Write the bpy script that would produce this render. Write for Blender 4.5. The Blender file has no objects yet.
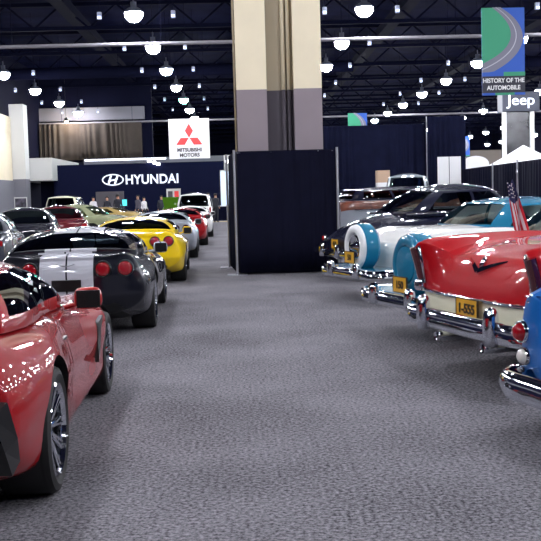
import bpy, bmesh, math, random
from mathutils import Vector, Matrix
random.seed(7)
R = math.radians
PI = math.pi
scn = bpy.context.scene
COL = scn.collection

# ------------------------------------------------------------------ materials
def lin(c):
    return tuple(((v/255)/12.92 if v/255 <= .04045 else ((v/255+.055)/1.055)**2.4) for v in c)

def setin(b, n, v):
    if n in b.inputs: b.inputs[n].default_value = v

def mat(name, rgb, rough=.5, metal=0., coat=0., emit=None, es=0., spec=.5, noise=0., nscale=20., bump=0., flake=False, trans=0.):
    m = bpy.data.materials.new(name); m.use_nodes = True
    nt = m.node_tree; b = nt.nodes['Principled BSDF']
    c = (*lin(rgb), 1)
    b.inputs['Base Color'].default_value = c
    b.inputs['Roughness'].default_value = rough
    b.inputs['Metallic'].default_value = metal
    setin(b, 'Specular IOR Level', spec); setin(b, 'Coat Weight', coat); setin(b, 'Coat Roughness', .03)
    if trans: setin(b, 'Transmission Weight', trans)
    if emit:
        b.inputs['Emission Color'].default_value = (*lin(emit), 1); b.inputs['Emission Strength'].default_value = es
    if noise or bump:
        tc = nt.nodes.new('ShaderNodeTexCoord'); n = nt.nodes.new('ShaderNodeTexNoise')
        n.inputs['Scale'].default_value = nscale; n.inputs['Detail'].default_value = 4
        nt.links.new(tc.outputs['Object'], n.inputs['Vector'])
        if noise:
            cr = nt.nodes.new('ShaderNodeValToRGB')
            cr.color_ramp.elements[0].position = .3; cr.color_ramp.elements[1].position = .7
            cr.color_ramp.elements[0].color = (*[v*(1-noise) for v in c[:3]], 1)
            cr.color_ramp.elements[1].color = (*[min(1, v*(1+noise)) for v in c[:3]], 1)
            nt.links.new(n.outputs['Fac'], cr.inputs['Fac']); nt.links.new(cr.outputs['Color'], b.inputs['Base Color'])
        if bump:
            bp = nt.nodes.new('ShaderNodeBump'); bp.inputs['Strength'].default_value = bump; bp.inputs['Distance'].default_value = .01
            nt.links.new(n.outputs['Fac'], bp.inputs['Height']); nt.links.new(bp.outputs['Normal'], b.inputs['Normal'])
    return m

def paint(name, rgb, metal=.0):
    return mat(name, rgb, rough=.45, metal=metal, coat=1., spec=.12)

def glass_mat(name, tint, refl=1.0):
    m = bpy.data.materials.new(name); m.use_nodes = True; nt = m.node_tree
    for n in list(nt.nodes): nt.nodes.remove(n)
    out = nt.nodes.new('ShaderNodeOutputMaterial'); mix = nt.nodes.new('ShaderNodeMixShader')
    tr = nt.nodes.new('ShaderNodeBsdfTransparent'); gl = nt.nodes.new('ShaderNodeBsdfGlossy'); fr = nt.nodes.new('ShaderNodeFresnel')
    tr.inputs[0].default_value = (*tint, 1); gl.inputs['Roughness'].default_value = .02
    gl.inputs[0].default_value = (.9, .95, 1, 1); fr.inputs[0].default_value = 1.5
    nt.links.new(fr.outputs[0], mix.inputs[0]); nt.links.new(tr.outputs[0], mix.inputs[1]); nt.links.new(gl.outputs[0], mix.inputs[2])
    nt.links.new(mix.outputs[0], out.inputs[0])
    return m

M = dict(
    red=paint('candy_red_paint', (146, 3, 12)),
    black=paint('midnight_paint', (9, 11, 28)),
    yellow=paint('yellow_paint', (232, 196, 10)),
    silver=paint('silver_paint', (150, 156, 165), .35),
    white=paint('white_paint', (226, 226, 222)),
    cream=paint('cream_paint', (226, 222, 196)),
    teal=paint('teal_paint', (24, 112, 146)),
    blue=paint('blue_paint', (8, 92, 165)),
    navy=paint('navy_paint', (10, 13, 38)),
    crimson=paint('classic_red_paint', (172, 5, 18)),
    maroon=paint('maroon_paint', (96, 8, 22)),
    olive=paint('sage_paint', (150, 156, 120)),
    grey=paint('grey_paint', (70, 74, 84), .4),
    green=paint('green_paint', (84, 130, 30)),
    tan=paint('tan_paint', (176, 150, 90)),
    stripe=paint('silver_stripe', (176, 176, 184)),
    chrome=mat('chrome', (215, 218, 225), rough=.07, metal=1),
    steel=mat('brushed_metal', (150, 152, 158), rough=.3, metal=1),
    rubber=mat('tire_rubber', (18, 18, 20), rough=.75),
    trim=mat('black_trim', (10, 10, 12), rough=.35),
    well=mat('wheel_well_liner', (6, 6, 7), rough=.9),
    inter=mat('dark_interior', (20, 19, 22), rough=.7),
    lamp_red=mat('tail_lamp_red', (150, 6, 20), rough=.12, coat=1),
    lamp_dark=mat('tail_lamp_dark_red', (70, 4, 16), rough=.1, coat=1),
    lamp_white=mat('reverse_lamp', (215, 212, 205), rough=.15, coat=1),
    glass=glass_mat('car_glass', (.10, .12, .13)),
    glass_clear=glass_mat('pale_car_glass', (.55, .62, .62)),
    plate=mat('yellow_plate', (214, 160, 38), rough=.45),
    plate_text=mat('plate_lettering', (50, 32, 10), rough=.5),
    wood=mat('wood_panel', (104, 52, 34), rough=.35, coat=.5, noise=.4, nscale=6),
    carpet=None,
    drape=mat('navy_drape', (14, 15, 33), rough=.8, spec=.08, noise=.12, nscale=3),
    drape_far=mat('dark_blue_drape', (19, 22, 43), rough=.8, spec=.05, noise=.15, nscale=2),
    drape_brown=mat('brown_drape', (58, 50, 44), rough=.85, noise=.1, nscale=2),
    pole=mat('aluminium_pole', (170, 170, 178), rough=.35, metal=.6),
    cream_wall=mat('cream_plaster', (232, 219, 190), rough=.7, noise=.03, nscale=2),
    mauve_wall=mat('mauve_plaster', (140, 128, 134), rough=.7, noise=.03, nscale=2),
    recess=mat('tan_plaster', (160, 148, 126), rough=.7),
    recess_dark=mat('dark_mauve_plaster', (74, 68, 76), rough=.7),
    ceiling=mat('ceiling_dark', (15, 18, 44), rough=.9, spec=.02, noise=.4, nscale=.6),
    truss=mat('ceiling_steel', (10, 12, 29), rough=.8, spec=.03),
    conduit=mat('painted_pipe', (120, 117, 124), rough=.5),
    offwhite=mat('offwhite_plaster', (200, 200, 196), rough=.8),
    greywall=mat('grey_wall', (112, 112, 120), rough=.8),
    dark=mat('dark_wall', (14, 16, 34), rough=.85, spec=.05),
    hyundai=mat('navy_display_wall', (13, 18, 46), rough=.7, spec=.08),
    signwhite=mat('sign_white', (236, 236, 238), rough=.4, emit=(240, 240, 245), es=.08),
    letters=mat('lit_letters', (225, 230, 240), rough=.4, emit=(225, 230, 245), es=.75),
    logo_red=mat('logo_red', (214, 60, 60), rough=.5, emit=(214, 60, 60), es=.3),
    logo_grey=mat('logo_grey', (70, 66, 72), rough=.5),
    banner_green=mat('banner_green', (52, 150, 112), rough=.6),
    banner_blue=mat('banner_blue', (36, 86, 180), rough=.6),
    banner_grey=mat('banner_road_grey', (120, 120, 136), rough=.6),
    banner_lite=mat('banner_road_light', (188, 186, 196), rough=.6),
    banner_dark=mat('banner_caption_dark', (44, 44, 58), rough=.6),
    white_flat=mat('white_flat', (235, 235, 235), rough=.6),
    tent=mat('white_canvas', (238, 238, 240), rough=.8),
    shade=mat('lamp_housing', (120, 124, 140), rough=.4, metal=.5),
    skin=mat('skin', (190, 140, 115), rough=.6),
    hair=mat('dark_hair', (30, 22, 20), rough=.8),
    shirt_white=mat('white_shirt', (215, 212, 215), rough=.8),
    shirt_dark=mat('dark_jacket', (40, 42, 52), rough=.8),
    shirt_grey=mat('grey_jacket', (92, 88, 100), rough=.8),
    trousers=mat('dark_trousers', (24, 25, 34), rough=.8),
    flag_red=mat('flag_red', (190, 30, 50), rough=.7),
    flag_white=mat('flag_white', (225, 222, 225), rough=.7),
    flag_blue=mat('flag_blue', (30, 36, 84), rough=.7),
    screen=mat('cyan_screen', (70, 200, 210), rough=.3, emit=(80, 215, 225), es=1.0),
    kiosk=mat('pale_kiosk_panel', (190, 205, 225), rough=.4, emit=(190, 210, 240), es=.8),
    yellow_tape=mat('yellow_floor_edge', (214, 180, 110), rough=.6),
    lens=mat('lamp_lens', (255, 255, 255), emit=(244, 246, 255), es=255.),
    lens_green=mat('green_lamp_lens', (120, 235, 190), emit=(110, 235, 185), es=40.),
    lens_small=mat('small_lamp_lens', (190, 215, 255), emit=(180, 205, 255), es=.9),
    strip=mat('wall_washer', (255, 255, 255), emit=(235, 240, 255), es=2.2),
    spot=mat('curtain_spot', (255, 240, 220), emit=(255, 226, 180), es=420.),
)
def carpet():
    m = bpy.data.materials.new('grey_carpet'); m.use_nodes = True; nt = m.node_tree; b = nt.nodes['Principled BSDF']
    tc = nt.nodes.new('ShaderNodeTexCoord')
    n1 = nt.nodes.new('ShaderNodeTexNoise'); n1.inputs['Scale'].default_value = 42; n1.inputs['Detail'].default_value = 5; n1.inputs['Roughness'].default_value = .7
    n2 = nt.nodes.new('ShaderNodeTexNoise'); n2.inputs['Scale'].default_value = .8; n2.inputs['Detail'].default_value = 3
    ma = nt.nodes.new('ShaderNodeMath'); ma.operation = 'MULTIPLY_ADD'; ma.inputs[1].default_value = .22; 
    nt.links.new(tc.outputs['Object'], n1.inputs['Vector']); nt.links.new(tc.outputs['Object'], n2.inputs['Vector'])
    nt.links.new(n2.outputs['Fac'], ma.inputs[0]); nt.links.new(n1.outputs['Fac'], ma.inputs[2])
    cr = nt.nodes.new('ShaderNodeValToRGB')
    cr.color_ramp.elements[0].position = .46; cr.color_ramp.elements[0].color = (*lin((42, 41, 46)), 1)
    cr.color_ramp.elements[1].position = .78; cr.color_ramp.elements[1].color = (*lin((150, 147, 153)), 1)
    nt.links.new(ma.outputs[0], cr.inputs['Fac'])
    # faint carpet seams every 3.66 m
    sx = nt.nodes.new('ShaderNodeSeparateXYZ'); nt.links.new(tc.outputs['Object'], sx.inputs[0])
    w = nt.nodes.new('ShaderNodeMath'); w.operation = 'PINGPONG'; w.inputs[1].default_value = 1.83
    ad = nt.nodes.new('ShaderNodeMath'); ad.operation = 'ADD'; ad.inputs[1].default_value = -.62
    nt.links.new(sx.outputs[0], ad.inputs[0]); nt.links.new(ad.outputs[0], w.inputs[0])
    lt = nt.nodes.new('ShaderNodeMath'); lt.operation = 'LESS_THAN'; lt.inputs[1].default_value = .012
    nt.links.new(w.outputs[0], lt.inputs[0])
    mx = nt.nodes.new('ShaderNodeMix'); mx.data_type = 'RGBA'; mx.blend_type = 'MULTIPLY'
    sc = nt.nodes.new('ShaderNodeMath'); sc.operation = 'MULTIPLY'; sc.inputs[1].default_value = .12
    nt.links.new(lt.outputs[0], sc.inputs[0]); nt.links.new(sc.outputs[0], mx.inputs[0])
    nt.links.new(cr.outputs['Color'], mx.inputs[6]); mx.inputs[7].default_value = (.3, .3, .33, 1)
    nt.links.new(mx.outputs[2], b.inputs['Base Color'])
    b.inputs['Roughness'].default_value = .95; setin(b, 'Specular IOR Level', .1)
    bp = nt.nodes.new('ShaderNodeBump'); bp.inputs['Strength'].default_value = .5; bp.inputs['Distance'].default_value = .006
    nt.links.new(n1.outputs['Fac'], bp.inputs['Height']); nt.links.new(bp.outputs['Normal'], b.inputs['Normal'])
    return m
M['carpet'] = carpet()

# ------------------------------------------------------------------ object helpers
def tag(o, label=None, cat=None, group=None, kind=None):
    if label: o['label'] = label
    if cat: o['category'] = cat
    if group: o['group'] = group
    if kind: o['kind'] = kind
    return o

def thing(name, label, cat, loc=(0, 0, 0), rz=0, group=None):
    o = bpy.data.objects.new(name, None); COL.objects.link(o); o.empty_display_size = .2
    o.location = loc; o.rotation_euler = (0, 0, rz)
    return tag(o, label, cat, group)

def obj(name, bm, m, parent=None, smooth=False, loc=None, rot=None, norm=True):
    me = bpy.data.meshes.new(name)
    if norm: bmesh.ops.recalc_face_normals(bm, faces=bm.faces)
    bm.to_mesh(me); bm.free()
    for mm in (m if isinstance(m, (list, tuple)) else [m]): me.materials.append(mm)
    if smooth:
        for p in me.polygons: p.use_smooth = True
    o = bpy.data.objects.new(name, me); COL.objects.link(o)
    if parent: o.parent = parent
    if loc: o.location = loc
    if rot: o.rotation_euler = rot
    return o

def struct(name, bm, m, **k):
    o = obj(name, bm, m, **k); o['kind'] = 'structure'; return o

def autos(o, ang=35):
    me = o.data
    for p in me.polygons: p.use_smooth = True
    bm = bmesh.new(); bm.from_mesh(me)
    for e in bm.edges:
        if len(e.link_faces) == 2 and e.calc_face_angle(0) > R(ang): e.smooth = False
    bm.to_mesh(me); bm.free()
    return o

def box(bm, x0, x1, y0, y1, z0, z1, mi=0, bev=0):
    r = bmesh.ops.create_cube(bm, size=1)
    vs = r['verts']
    for v in vs:
        v.co = Vector(((x0+x1)/2+v.co.x*(x1-x0), (y0+y1)/2+v.co.y*(y1-y0), (z0+z1)/2+v.co.z*(z1-z0)))
    fs = set(f for v in vs for f in v.link_faces)
    for f in fs: f.material_index = mi
    if bev:
        es = list(set(e for v in vs for e in v.link_edges))
        bmesh.ops.bevel(bm, geom=es, offset=bev, segments=3, affect='EDGES', profile=.5)
    return vs

def boxobj(name, x0, x1, y0, y1, z0, z1, m, parent=None, bev=0):
    bm = bmesh.new(); box(bm, x0, x1, y0, y1, z0, z1, bev=bev)
    return obj(name, bm, m, parent)

def tube(bm, p0, p1, r, seg=12, r2=None, mi=0):
    p0 = Vector(p0); p1 = Vector(p1); d = p1-p0
    r2 = r if r2 is None else r2
    q = d.to_track_quat('Z', 'Y').to_matrix().to_4x4()
    res = bmesh.ops.create_cone(bm, cap_ends=True, segments=seg, radius1=r, radius2=r2, depth=d.length,
                                matrix=Matrix.Translation((p0+p1)/2) @ q)
    for v in res['verts']:
        for f in v.link_faces: f.material_index = mi

def lathe(bm, prof, seg=32, axis='X', mi=0, M4=None, closed=False):
    """prof: list of (r, a) ; a along axis"""
    rings = []
    for r, a in prof:
        ring = []
        for i in range(seg):
            t = 2*PI*i/seg
            if axis == 'X': co = Vector((a, r*math.cos(t), r*math.sin(t)))
            elif axis == 'Y': co = Vector((r*math.cos(t), a, r*math.sin(t)))
            else: co = Vector((r*math.cos(t), r*math.sin(t), a))
            if M4: co = M4 @ co
            ring.append(bm.verts.new(co))
        rings.append(ring)
    n = len(rings)
    for k in range(n if closed else n-1):
        A = rings[k]; B = rings[(k+1) % n]
        for i in range(seg):
            f = bm.faces.new((A[i], A[(i+1) % seg], B[(i+1) % seg], B[i])); f.material_index = mi
    if not closed:
        for ring, rr_ in ((rings[0], prof[0][0]), (rings[-1], prof[-1][0])):
            if rr_ > .03: continue
            try: bm.faces.new(ring).material_index = mi
            except Exception: pass
    return rings

def sweep(bm, pts, prof, mi=0, cap=True, up=Vector((0, 0, 1)), scale=None):
    """sweep a closed 2D profile (list of (a,b)) along pts; a = sideways, b = up"""
    P = [Vector(p) for p in pts]; rings = []
    for i, p in enumerate(P):
        t = (P[min(i+1, len(P)-1)]-P[max(i-1, 0)]).normalized()
        s = t.cross(up).normalized(); u = s.cross(t).normalized()
        k = scale[i] if scale else 1
        rings.append([bm.verts.new(p+s*a*k+u*b*k) for a, b in prof])
    n = len(prof)
    for i in range(len(rings)-1):
        for j in range(n):
            f = bm.faces.new((rings[i][j], rings[i][(j+1) % n], rings[i+1][(j+1) % n], rings[i+1][j])); f.material_index = mi
    if cap:
        bm.faces.new(rings[0]).material_index = mi; bm.faces.new(list(reversed(rings[-1]))).material_index = mi

def circ(r, n=10, rb=None):
    rb = rb or r
    return [(r*math.cos(2*PI*i/n), rb*math.sin(2*PI*i/n)) for i in range(n)]

def text_obj(name, s, size, m, parent=None, loc=(0, 0, 0), rot=(PI/2, 0, 0), ext=.01, sx=1, bold=0., space=1.):
    cu = bpy.data.curves.new(name, 'FONT'); cu.body = s; cu.size = size; cu.extrude = ext; cu.align_x = 'CENTER'; cu.align_y = 'CENTER'
    cu.offset = bold; cu.space_character = space
    t = bpy.data.objects.new(name, cu); COL.objects.link(t)
    dg = bpy.context.evaluated_depsgraph_get(); dg.update()
    me = bpy.data.meshes.new_from_object(t.evaluated_get(dg))
    bpy.data.objects.remove(t)
    for v in me.vertices: v.co.x *= sx
    me.materials.clear(); me.materials.append(m)
    o = bpy.data.objects.new(name, me); COL.objects.link(o)
    o.parent = parent; o.location = loc; o.rotation_euler = rot
    return o

def poly_prism(name, pts, y0, y1, m, parent=None, loc=None):
    """pts in xz-plane, extruded in y"""
    bm = bmesh.new()
    a = [bm.verts.new((x, y0, z)) for x, z in pts]; b = [bm.verts.new((x, y1, z)) for x, z in pts]
    bm.faces.new(a); bm.faces.new(list(reversed(b)))
    n = len(pts)
    for i in range(n): bm.faces.new((a[i], b[i], b[(i+1) % n], a[(i+1) % n]))
    return obj(name, bm, m, parent, loc=loc)

def copy_tree(o, parent=None):
    c = o.copy(); COL.objects.link(c)
    if parent:
        c.parent = parent
    for ch in list(o.children): copy_tree(ch, c)
    return c

# ------------------------------------------------------------------ curve maths
def pchip(xs, ys, x):
    n = len(xs)
    if x <= xs[0]: return ys[0]
    if x >= xs[-1]: return ys[-1]
    i = 0
    while x > xs[i+1]: i += 1
    def sl(k): return (ys[k+1]-ys[k])/(xs[k+1]-xs[k])
    def d(k):
        if k == 0: return sl(0)
        if k == n-1: return sl(n-2)
        a, b = sl(k-1), sl(k)
        if a*b <= 0: return 0
        return 2*a*b/(a+b)
    h = xs[i+1]-xs[i]; t = (x-xs[i])/h
    return (2*t**3-3*t**2+1)*ys[i]+(t**3-2*t**2+t)*h*d(i)+(-2*t**3+3*t**2)*ys[i+1]+(t**3-t**2)*h*d(i+1)

def crom(P, sub, sharp=()):
    """Catmull-Rom through vectors, `sub` pieces per segment"""
    out = []
    n = len(P)
    for i in range(n-1):
        p1, p2 = P[i], P[i+1]
        p0 = P[i-1] if i > 0 and i not in sharp else p1*2-p2
        p3 = P[i+2] if i+2 < n and (i+1) not in sharp else p2*2-p1
        # chord-length limited tangents
        d1 = (p2-p1).length or 1e-6; d0 = (p1-p0).length or 1e-6; d2 = (p3-p2).length or 1e-6
        m1 = ((p1-p0)/d0*d1+(p2-p1)/d1*d0)/(d0+d1)*d1
        m2 = ((p2-p1)/d1*d2+(p3-p2)/d2*d1)/(d1+d2)*d1
        for k in range(sub):
            t = k/sub
            out.append((2*t**3-3*t**2+1)*p1+(t**3-2*t**2+t)*m1+(-2*t**3+3*t**2)*p2+(t**3-t**2)*m2)
    out.append(P[-1].copy())
    return out

# ------------------------------------------------------------------ car body
def car_body(root, keys, slots, classify, wheels, breaks=(), step=.07, sub=4, rear_b=.05, front_b=.12, bend=None,
             sharp=(), well_in=.55, zc=.5, arch_scale=1.0):
    """keys: [(y, [(x,z)*K])] half sections bottom centre -> top centre."""
    ys_k = [k[0] for k in keys]; K = len(keys[0][1])
    L0, L1 = ys_k[0], ys_k[-1]
    base = sorted(set([L0, L1]+[b for b in breaks if L0 < b < L1]))
    ys = []
    for a, b in zip(base[:-1], base[1:]):
        n = max(1, round((b-a)/step))
        ys += [a+(b-a)*i/n for i in range(n)]
    ys.append(L1)
    def section(y):
        P = [Vector((pchip(ys_k, [k[1][j][0] for k in keys], y), 0, pchip(ys_k, [k[1][j][1] for k in keys], y))) for j in range(K)]
        C = crom(P, sub, sharp)
        for v in C: v.y = y
        C[0].x = 0; C[-1].x = 0
        return C
    bm = bmesh.new(); rings = []; meta = []
    nv = (K-1)*sub
    def ring_from(C, y_of=None, s=1, zcc=zc):
        pts = []
        for j, v in enumerate(C):
            pts.append((v.x*s, v.y if y_of is None else y_of, zcc+(v.z-zcc)*s))
        for j in range(len(C)-2, 0, -1):
            v = C[j]; pts.append((-v.x*s, v.y if y_of is None else y_of, zcc+(v.z-zcc)*s))
        return pts
    capS = [0.06, .2, .4, .58, .72, .83, .91, .965, .99]
    nexp = 3.2
    C0 = section(L0); C1 = section(L1)
    allr = []
    for s in capS: allr.append((ring_from(C0, L0-rear_b*(1-s**nexp)**(1/nexp), s), L0, 'rear', s))
    for y in ys: allr.append((ring_from(section(y)), y, None, 1))
    for s in reversed(capS): allr.append((ring_from(C1, L1+front_b*(1-s**nexp)**(1/nexp), s), L1, 'front', s))
    for pts, y, cp, s in allr:
        ring = []
        for p in pts:
            v = Vector(p)
            if bend: v = bend(v)
            ring.append(bm.verts.new(v))
        rings.append(ring)
    n = len(rings[0])
    for i in range(len(rings)-1):
        cp = allr[i][2] or allr[i+1][2]
        s = (allr[i][3]+allr[i+1][3])/2
        yc = (allr[i][1]+allr[i+1][1])/2
        for j in range(n):
            f = bm.faces.new((rings[i][j], rings[i+1][j], rings[i+1][(j+1) % n], rings[i][(j+1) % n]))
            jj = j+.5
            if jj > nv: jj = 2*nv-jj
            c = f.calc_center_median()
            f.material_index = classify(yc, jj/sub, c, cp, s)
    bm.faces.new(rings[0]).material_index = classify(L0, 5, Vector((0, L0, .5)), 'rear', 0)
    bm.faces.new(list(reversed(rings[-1]))).material_index = classify(L1, 5, Vector((0, L1, .5)), 'front', 0)
    bmesh.ops.recalc_face_normals(bm, faces=bm.faces)
    me = bpy.data.meshes.new('tmp'); bm.to_mesh(me); bm.free()
    tmps = [bpy.data.materials.new('slot_%d' % i) for i in range(len(slots))]
    for tm_ in tmps: me.materials.append(tm_)
    o = bpy.data.objects.new('tmp', me); COL.objects.link(o)
    # wheel wells
    cb = bmesh.new()
    for (wy, wz, wr, wide) in wheels:
        for sgn in (-1, 1):
            x0, x1 = sorted((sgn*well_in, sgn*1.4))
            bmesh.ops.create_cone(cb, cap_ends=True, segments=56, radius1=wr, radius2=wr, depth=x1-x0,
                                  matrix=Matrix.Translation(((x0+x1)/2, wy, wz)) @ Matrix.Rotation(PI/2, 4, 'Y'))
    cm = bpy.data.meshes.new('cut'); cb.to_mesh(cm); cb.free(); cm.materials.append(M['well'])
    co = bpy.data.objects.new('cut', cm); COL.objects.link(co)
    md = o.modifiers.new('b', 'BOOLEAN'); md.operation = 'DIFFERENCE'; md.solver = 'EXACT'; md.object = co
    try: md.material_mode = 'TRANSFER'
    except Exception: pass
    dg = bpy.context.evaluated_depsgraph_get(); dg.update()
    res = bpy.data.meshes.new_from_object(o.evaluated_get(dg))
    bpy.data.objects.remove(o); bpy.data.objects.remove(co)
    names = {t_.name: slots[i] for i, t_ in enumerate(tmps)}
    slotmats = [m.name if m else '' for m in res.materials]
    # normals from the whole surface so the panels shade as one
    bmn = bmesh.new(); bmn.from_mesh(res); bmn.faces.ensure_lookup_table()
    parts = {}
    # split per slot index (slot list order is kept, wells come last)
    for idx, mname in enumerate(slotmats):
        nme, pm = names.get(mname, ('wheel_well', M['well']))
        if not any(f.material_index == idx for f in bmn.faces): continue
        b2 = bmn.copy()
        bmesh.ops.delete(b2, geom=[f for f in b2.faces if f.material_index != idx], context='FACES')
        for f in b2.faces: f.material_index = 0
        if nme == 'door' or nme == 'side_panel':
            for sgn, tagn in ((1, 'R'), (-1, 'L')):
                b3 = b2.copy()
                bmesh.ops.delete(b3, geom=[f for f in b3.faces if f.calc_center_median().x*sgn < 0], context='FACES')
                if len(b3.faces):
                    oo = obj(nme, b3, pm, root, norm=False); autos(oo, 32); parts[nme+tagn] = oo
                else: b3.free()
            b2.free(); continue
        if nme == 'wheel_well':
            ym = sum(w_[0] for w_ in wheels)/len(wheels)
            for sx_ in (-1, 1):
                for sy_ in (-1, 1):
                    b3 = b2.copy()
                    bmesh.ops.delete(b3, geom=[f for f in b3.faces if f.calc_center_median().x*sx_ < 0 or (f.calc_center_median().y-ym)*sy_ < 0], context='FACES')
                    obj(nme, b3, pm, root, norm=False)
            b2.free(); continue
        oo = obj(nme, b2, pm, root, norm=False); autos(oo, 32); parts[nme] = oo
    bmn.free()
    bpy.data.meshes.remove(res)
    for t_ in tmps: bpy.data.materials.remove(t_)
    return parts

def cabin(root, keys, roof_mat, glass, frame_mat=None, sub=5, dome=.04, bulge=.03, v_lo=.06, v_hi=.93, roof_name='roof', chrome=True):
    """keys: [(kind_to_next, base(x,y,z), top(x,y,z))] front centre -> rear centre (x>=0)."""
    B = [Vector(k[1]) for k in keys]; T = [Vector(k[2]) for k in keys]
    Bc = crom(B, sub); Tc = crom(T, sub)
    kinds = []
    for k in keys[:-1]: kinds += [k[0]]*sub
    n = len(Bc)
    vl = [-.12, 0, v_lo]+[v_lo+(v_hi-v_lo)*i/6 for i in range(1, 6)]+[v_hi, 1]
    full = [(i, 1) for i in range(n)]+[(i, -1) for i in range(n-2, 0, -1)]
    cen = Vector((0, (T[0].y+T[-1].y)/2, max(t.z for t in T)))
    def pt(i, sgn, v):
        b, t = Bc[i], Tc[i]
        p = b.lerp(t, v) if v >= 0 else Vector((b.x, b.y, b.z+v*.5))
        d = Vector((b.x, (b.y-cen.y)*.4, 0))
        if d.length > 1e-6: d.normalize()
        if v > 0: p = p+(d+Vector((0, 0, .5)))*bulge*4*v*(1-v)
        return Vector((p.x*sgn, p.y, p.z))
    grids = {}
    m = len(full)
    def getbm(nm):
        if nm not in grids: grids[nm] = bmesh.new()
        return grids[nm]
    def quad(nm, ps):
        b = getbm(nm); vs = [b.verts.new(p) for p in ps]
        try: b.faces.new(vs)
        except Exception: pass
    pillar = []
    for a in range(m):
        i, s = full[a]; i2, s2 = full[(a+1) % m]
        kind = kinds[min(i, i2)]
        for k in range(len(vl)-1):
            vm = (vl[k]+vl[k+1])/2
            nm = 'pillar_frame'
            if v_lo < vm < v_hi and kind != 'pillar':
                nm = kind
                if kind in ('side_window', 'vent_window'): nm = kind+('_r' if (s+s2) >= 0 and Bc[max(i, i2)].x*s >= 0 and s > 0 or s2 > 0 and i == 0 else '_l')
            elif vm >= v_hi: nm = 'roofskin'
            quad(nm, [pt(i, s, vl[k]), pt(i2, s2, vl[k]), pt(i2, s2, vl[k+1]), pt(i, s, vl[k+1])])
    # roof
    ss = [1, .93, .85, .72, .55, .35, .15]
    def rp(i, s, q):
        p = pt(i, s, 1)
        c = Vector((0, cen.y+(p.y-cen.y)*.25, 0))
        x = p.x*q; y = c.y+(p.y-c.y)*q if False else cen.y+(p.y-cen.y)*q
        z = p.z*q**1.0+cen.z*(1-q) + dome*(1-q**2.2)
        return Vector((x, y, z))
    for k in range(len(ss)-1):
        for a in range(m):
            i, s = full[a]; i2, s2 = full[(a+1) % m]
            quad('roofskin', [rp(i, s, ss[k]), rp(i2, s2, ss[k]), rp(i2, s2, ss[k+1]), rp(i, s, ss[k+1])])
    b = getbm('roofskin'); b.faces.new([b.verts.new(rp(i, s, ss[-1])) for i, s in full])
    fm = frame_mat or roof_mat
    for nm, b in grids.items():
        bmesh.ops.remove_doubles(b, verts=b.verts, dist=1e-4)
        name = {'roofskin': roof_name, 'side_window_r': 'side_window', 'side_window_l': 'side_window',
                'vent_window_r': 'vent_window', 'vent_window_l': 'vent_window'}.get(nm, nm)
        mm = roof_mat if nm == 'roofskin' else fm if nm == 'pillar_frame' else glass
        o = obj(name, b, mm, root, smooth=True)
        autos(o, 40)

# ------------------------------------------------------------------ wheels
WHEELS = {}
def wheel(root, x, y, r, w, side, style='sport', rimmat=None, name='wheel'):
    """side=+1: outer face towards +x"""
    key = (style, round(r, 3), round(w, 3), side, rimmat.name if rimmat else '')
    if key in WHEELS:
        c = copy_tree(WHEELS[key], None); c.parent = root; c.location = (x, y, r); return c
    rm = rimmat or M['chrome']
    bm = bmesh.new(); h = w/2; ri = r*.74 if style == 'sport' else r*.56
    lathe(bm, [(ri, -h*.85), (r*.86, -h), (r*.96, -h*.92), (r*.995, -h*.7), (r, 0), (r*.995, h*.7), (r*.96, h*.92), (r*.86, h), (ri, h*.85), (ri*.97, h*.5), (ri*.97, -h*.5)], 48, closed=True)
    # tread grooves
    for a in (-.35, 0, .35):
        lathe(bm, [(r*1.002, a*w-.006), (r*1.003, a*w), (r*1.002, a*w+.006)], 48)
    t = obj('wheel', bm, M['rubber'], root, loc=(x, y, r)); autos(t, 40)
    if style == 'whitewall':
        bm = bmesh.new(); s = side
        lathe(bm, [(ri*1.02, s*h*.9), (r*.80, s*(h*.99)), (r*.80, s*(h*.99+.004)), (ri*1.02, s*(h*.9+.006))], 48, closed=True)
        obj('whitewall_band', bm, M['white_flat'], t, smooth=True)
    bm = bmesh.new(); s = side
    if style == 'sport':
        lathe(bm, [(ri*1.02, s*h*.86), (ri*.97, s*h*.96), (ri*.90, s*h*.80), (ri*.88, -s*h*.6), (ri*.95, -s*h*.8)], 48)
        nsp = 10
        for k in range(nsp):
            a = 2*PI*k/nsp
            for da in (-.085, .085):
                p0 = Vector((s*h*.55, math.cos(a)*ri*.16, math.sin(a)*ri*.16))
                p1 = Vector((s*h*.80, math.cos(a+da)*ri*.93, math.sin(a+da)*ri*.93))
                tube(bm, p0, p1, ri*.045, 6, ri*.035)
        lathe(bm, [(.001, s*h*.70), (ri*.12, s*h*.68), (ri*.2, s*h*.55), (ri*.2, s*h*.2)], 24)
    else:
        lathe(bm, [(.001, s*h*1.10), (ri*.22, s*h*1.06), (ri*.3, s*h*.86), (ri*.7, s*h*.92), (ri*.92, s*h*.80), (ri*1.04, s*h*.9), (ri*1.0, s*h*.4)], 40)
    rim = obj('rim', bm, rm, t); autos(rim, 35)
    if style == 'sport':
        bm = bmesh.new(); lathe(bm, [(.02, s*h*.05), (ri*.72, s*h*.05), (ri*.72, -s*h*.1), (.02, -s*h*.1)], 32)
        obj('brake_disc', bm, M['steel'], t)
        boxobj('brake_caliper', -.04+s*h*.1, .04+s*h*.1, ri*.45, ri*.74, -ri*.3, ri*.3, M['trim'], t, bev=.01)
    WHEELS[key] = t
    return t

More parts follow.
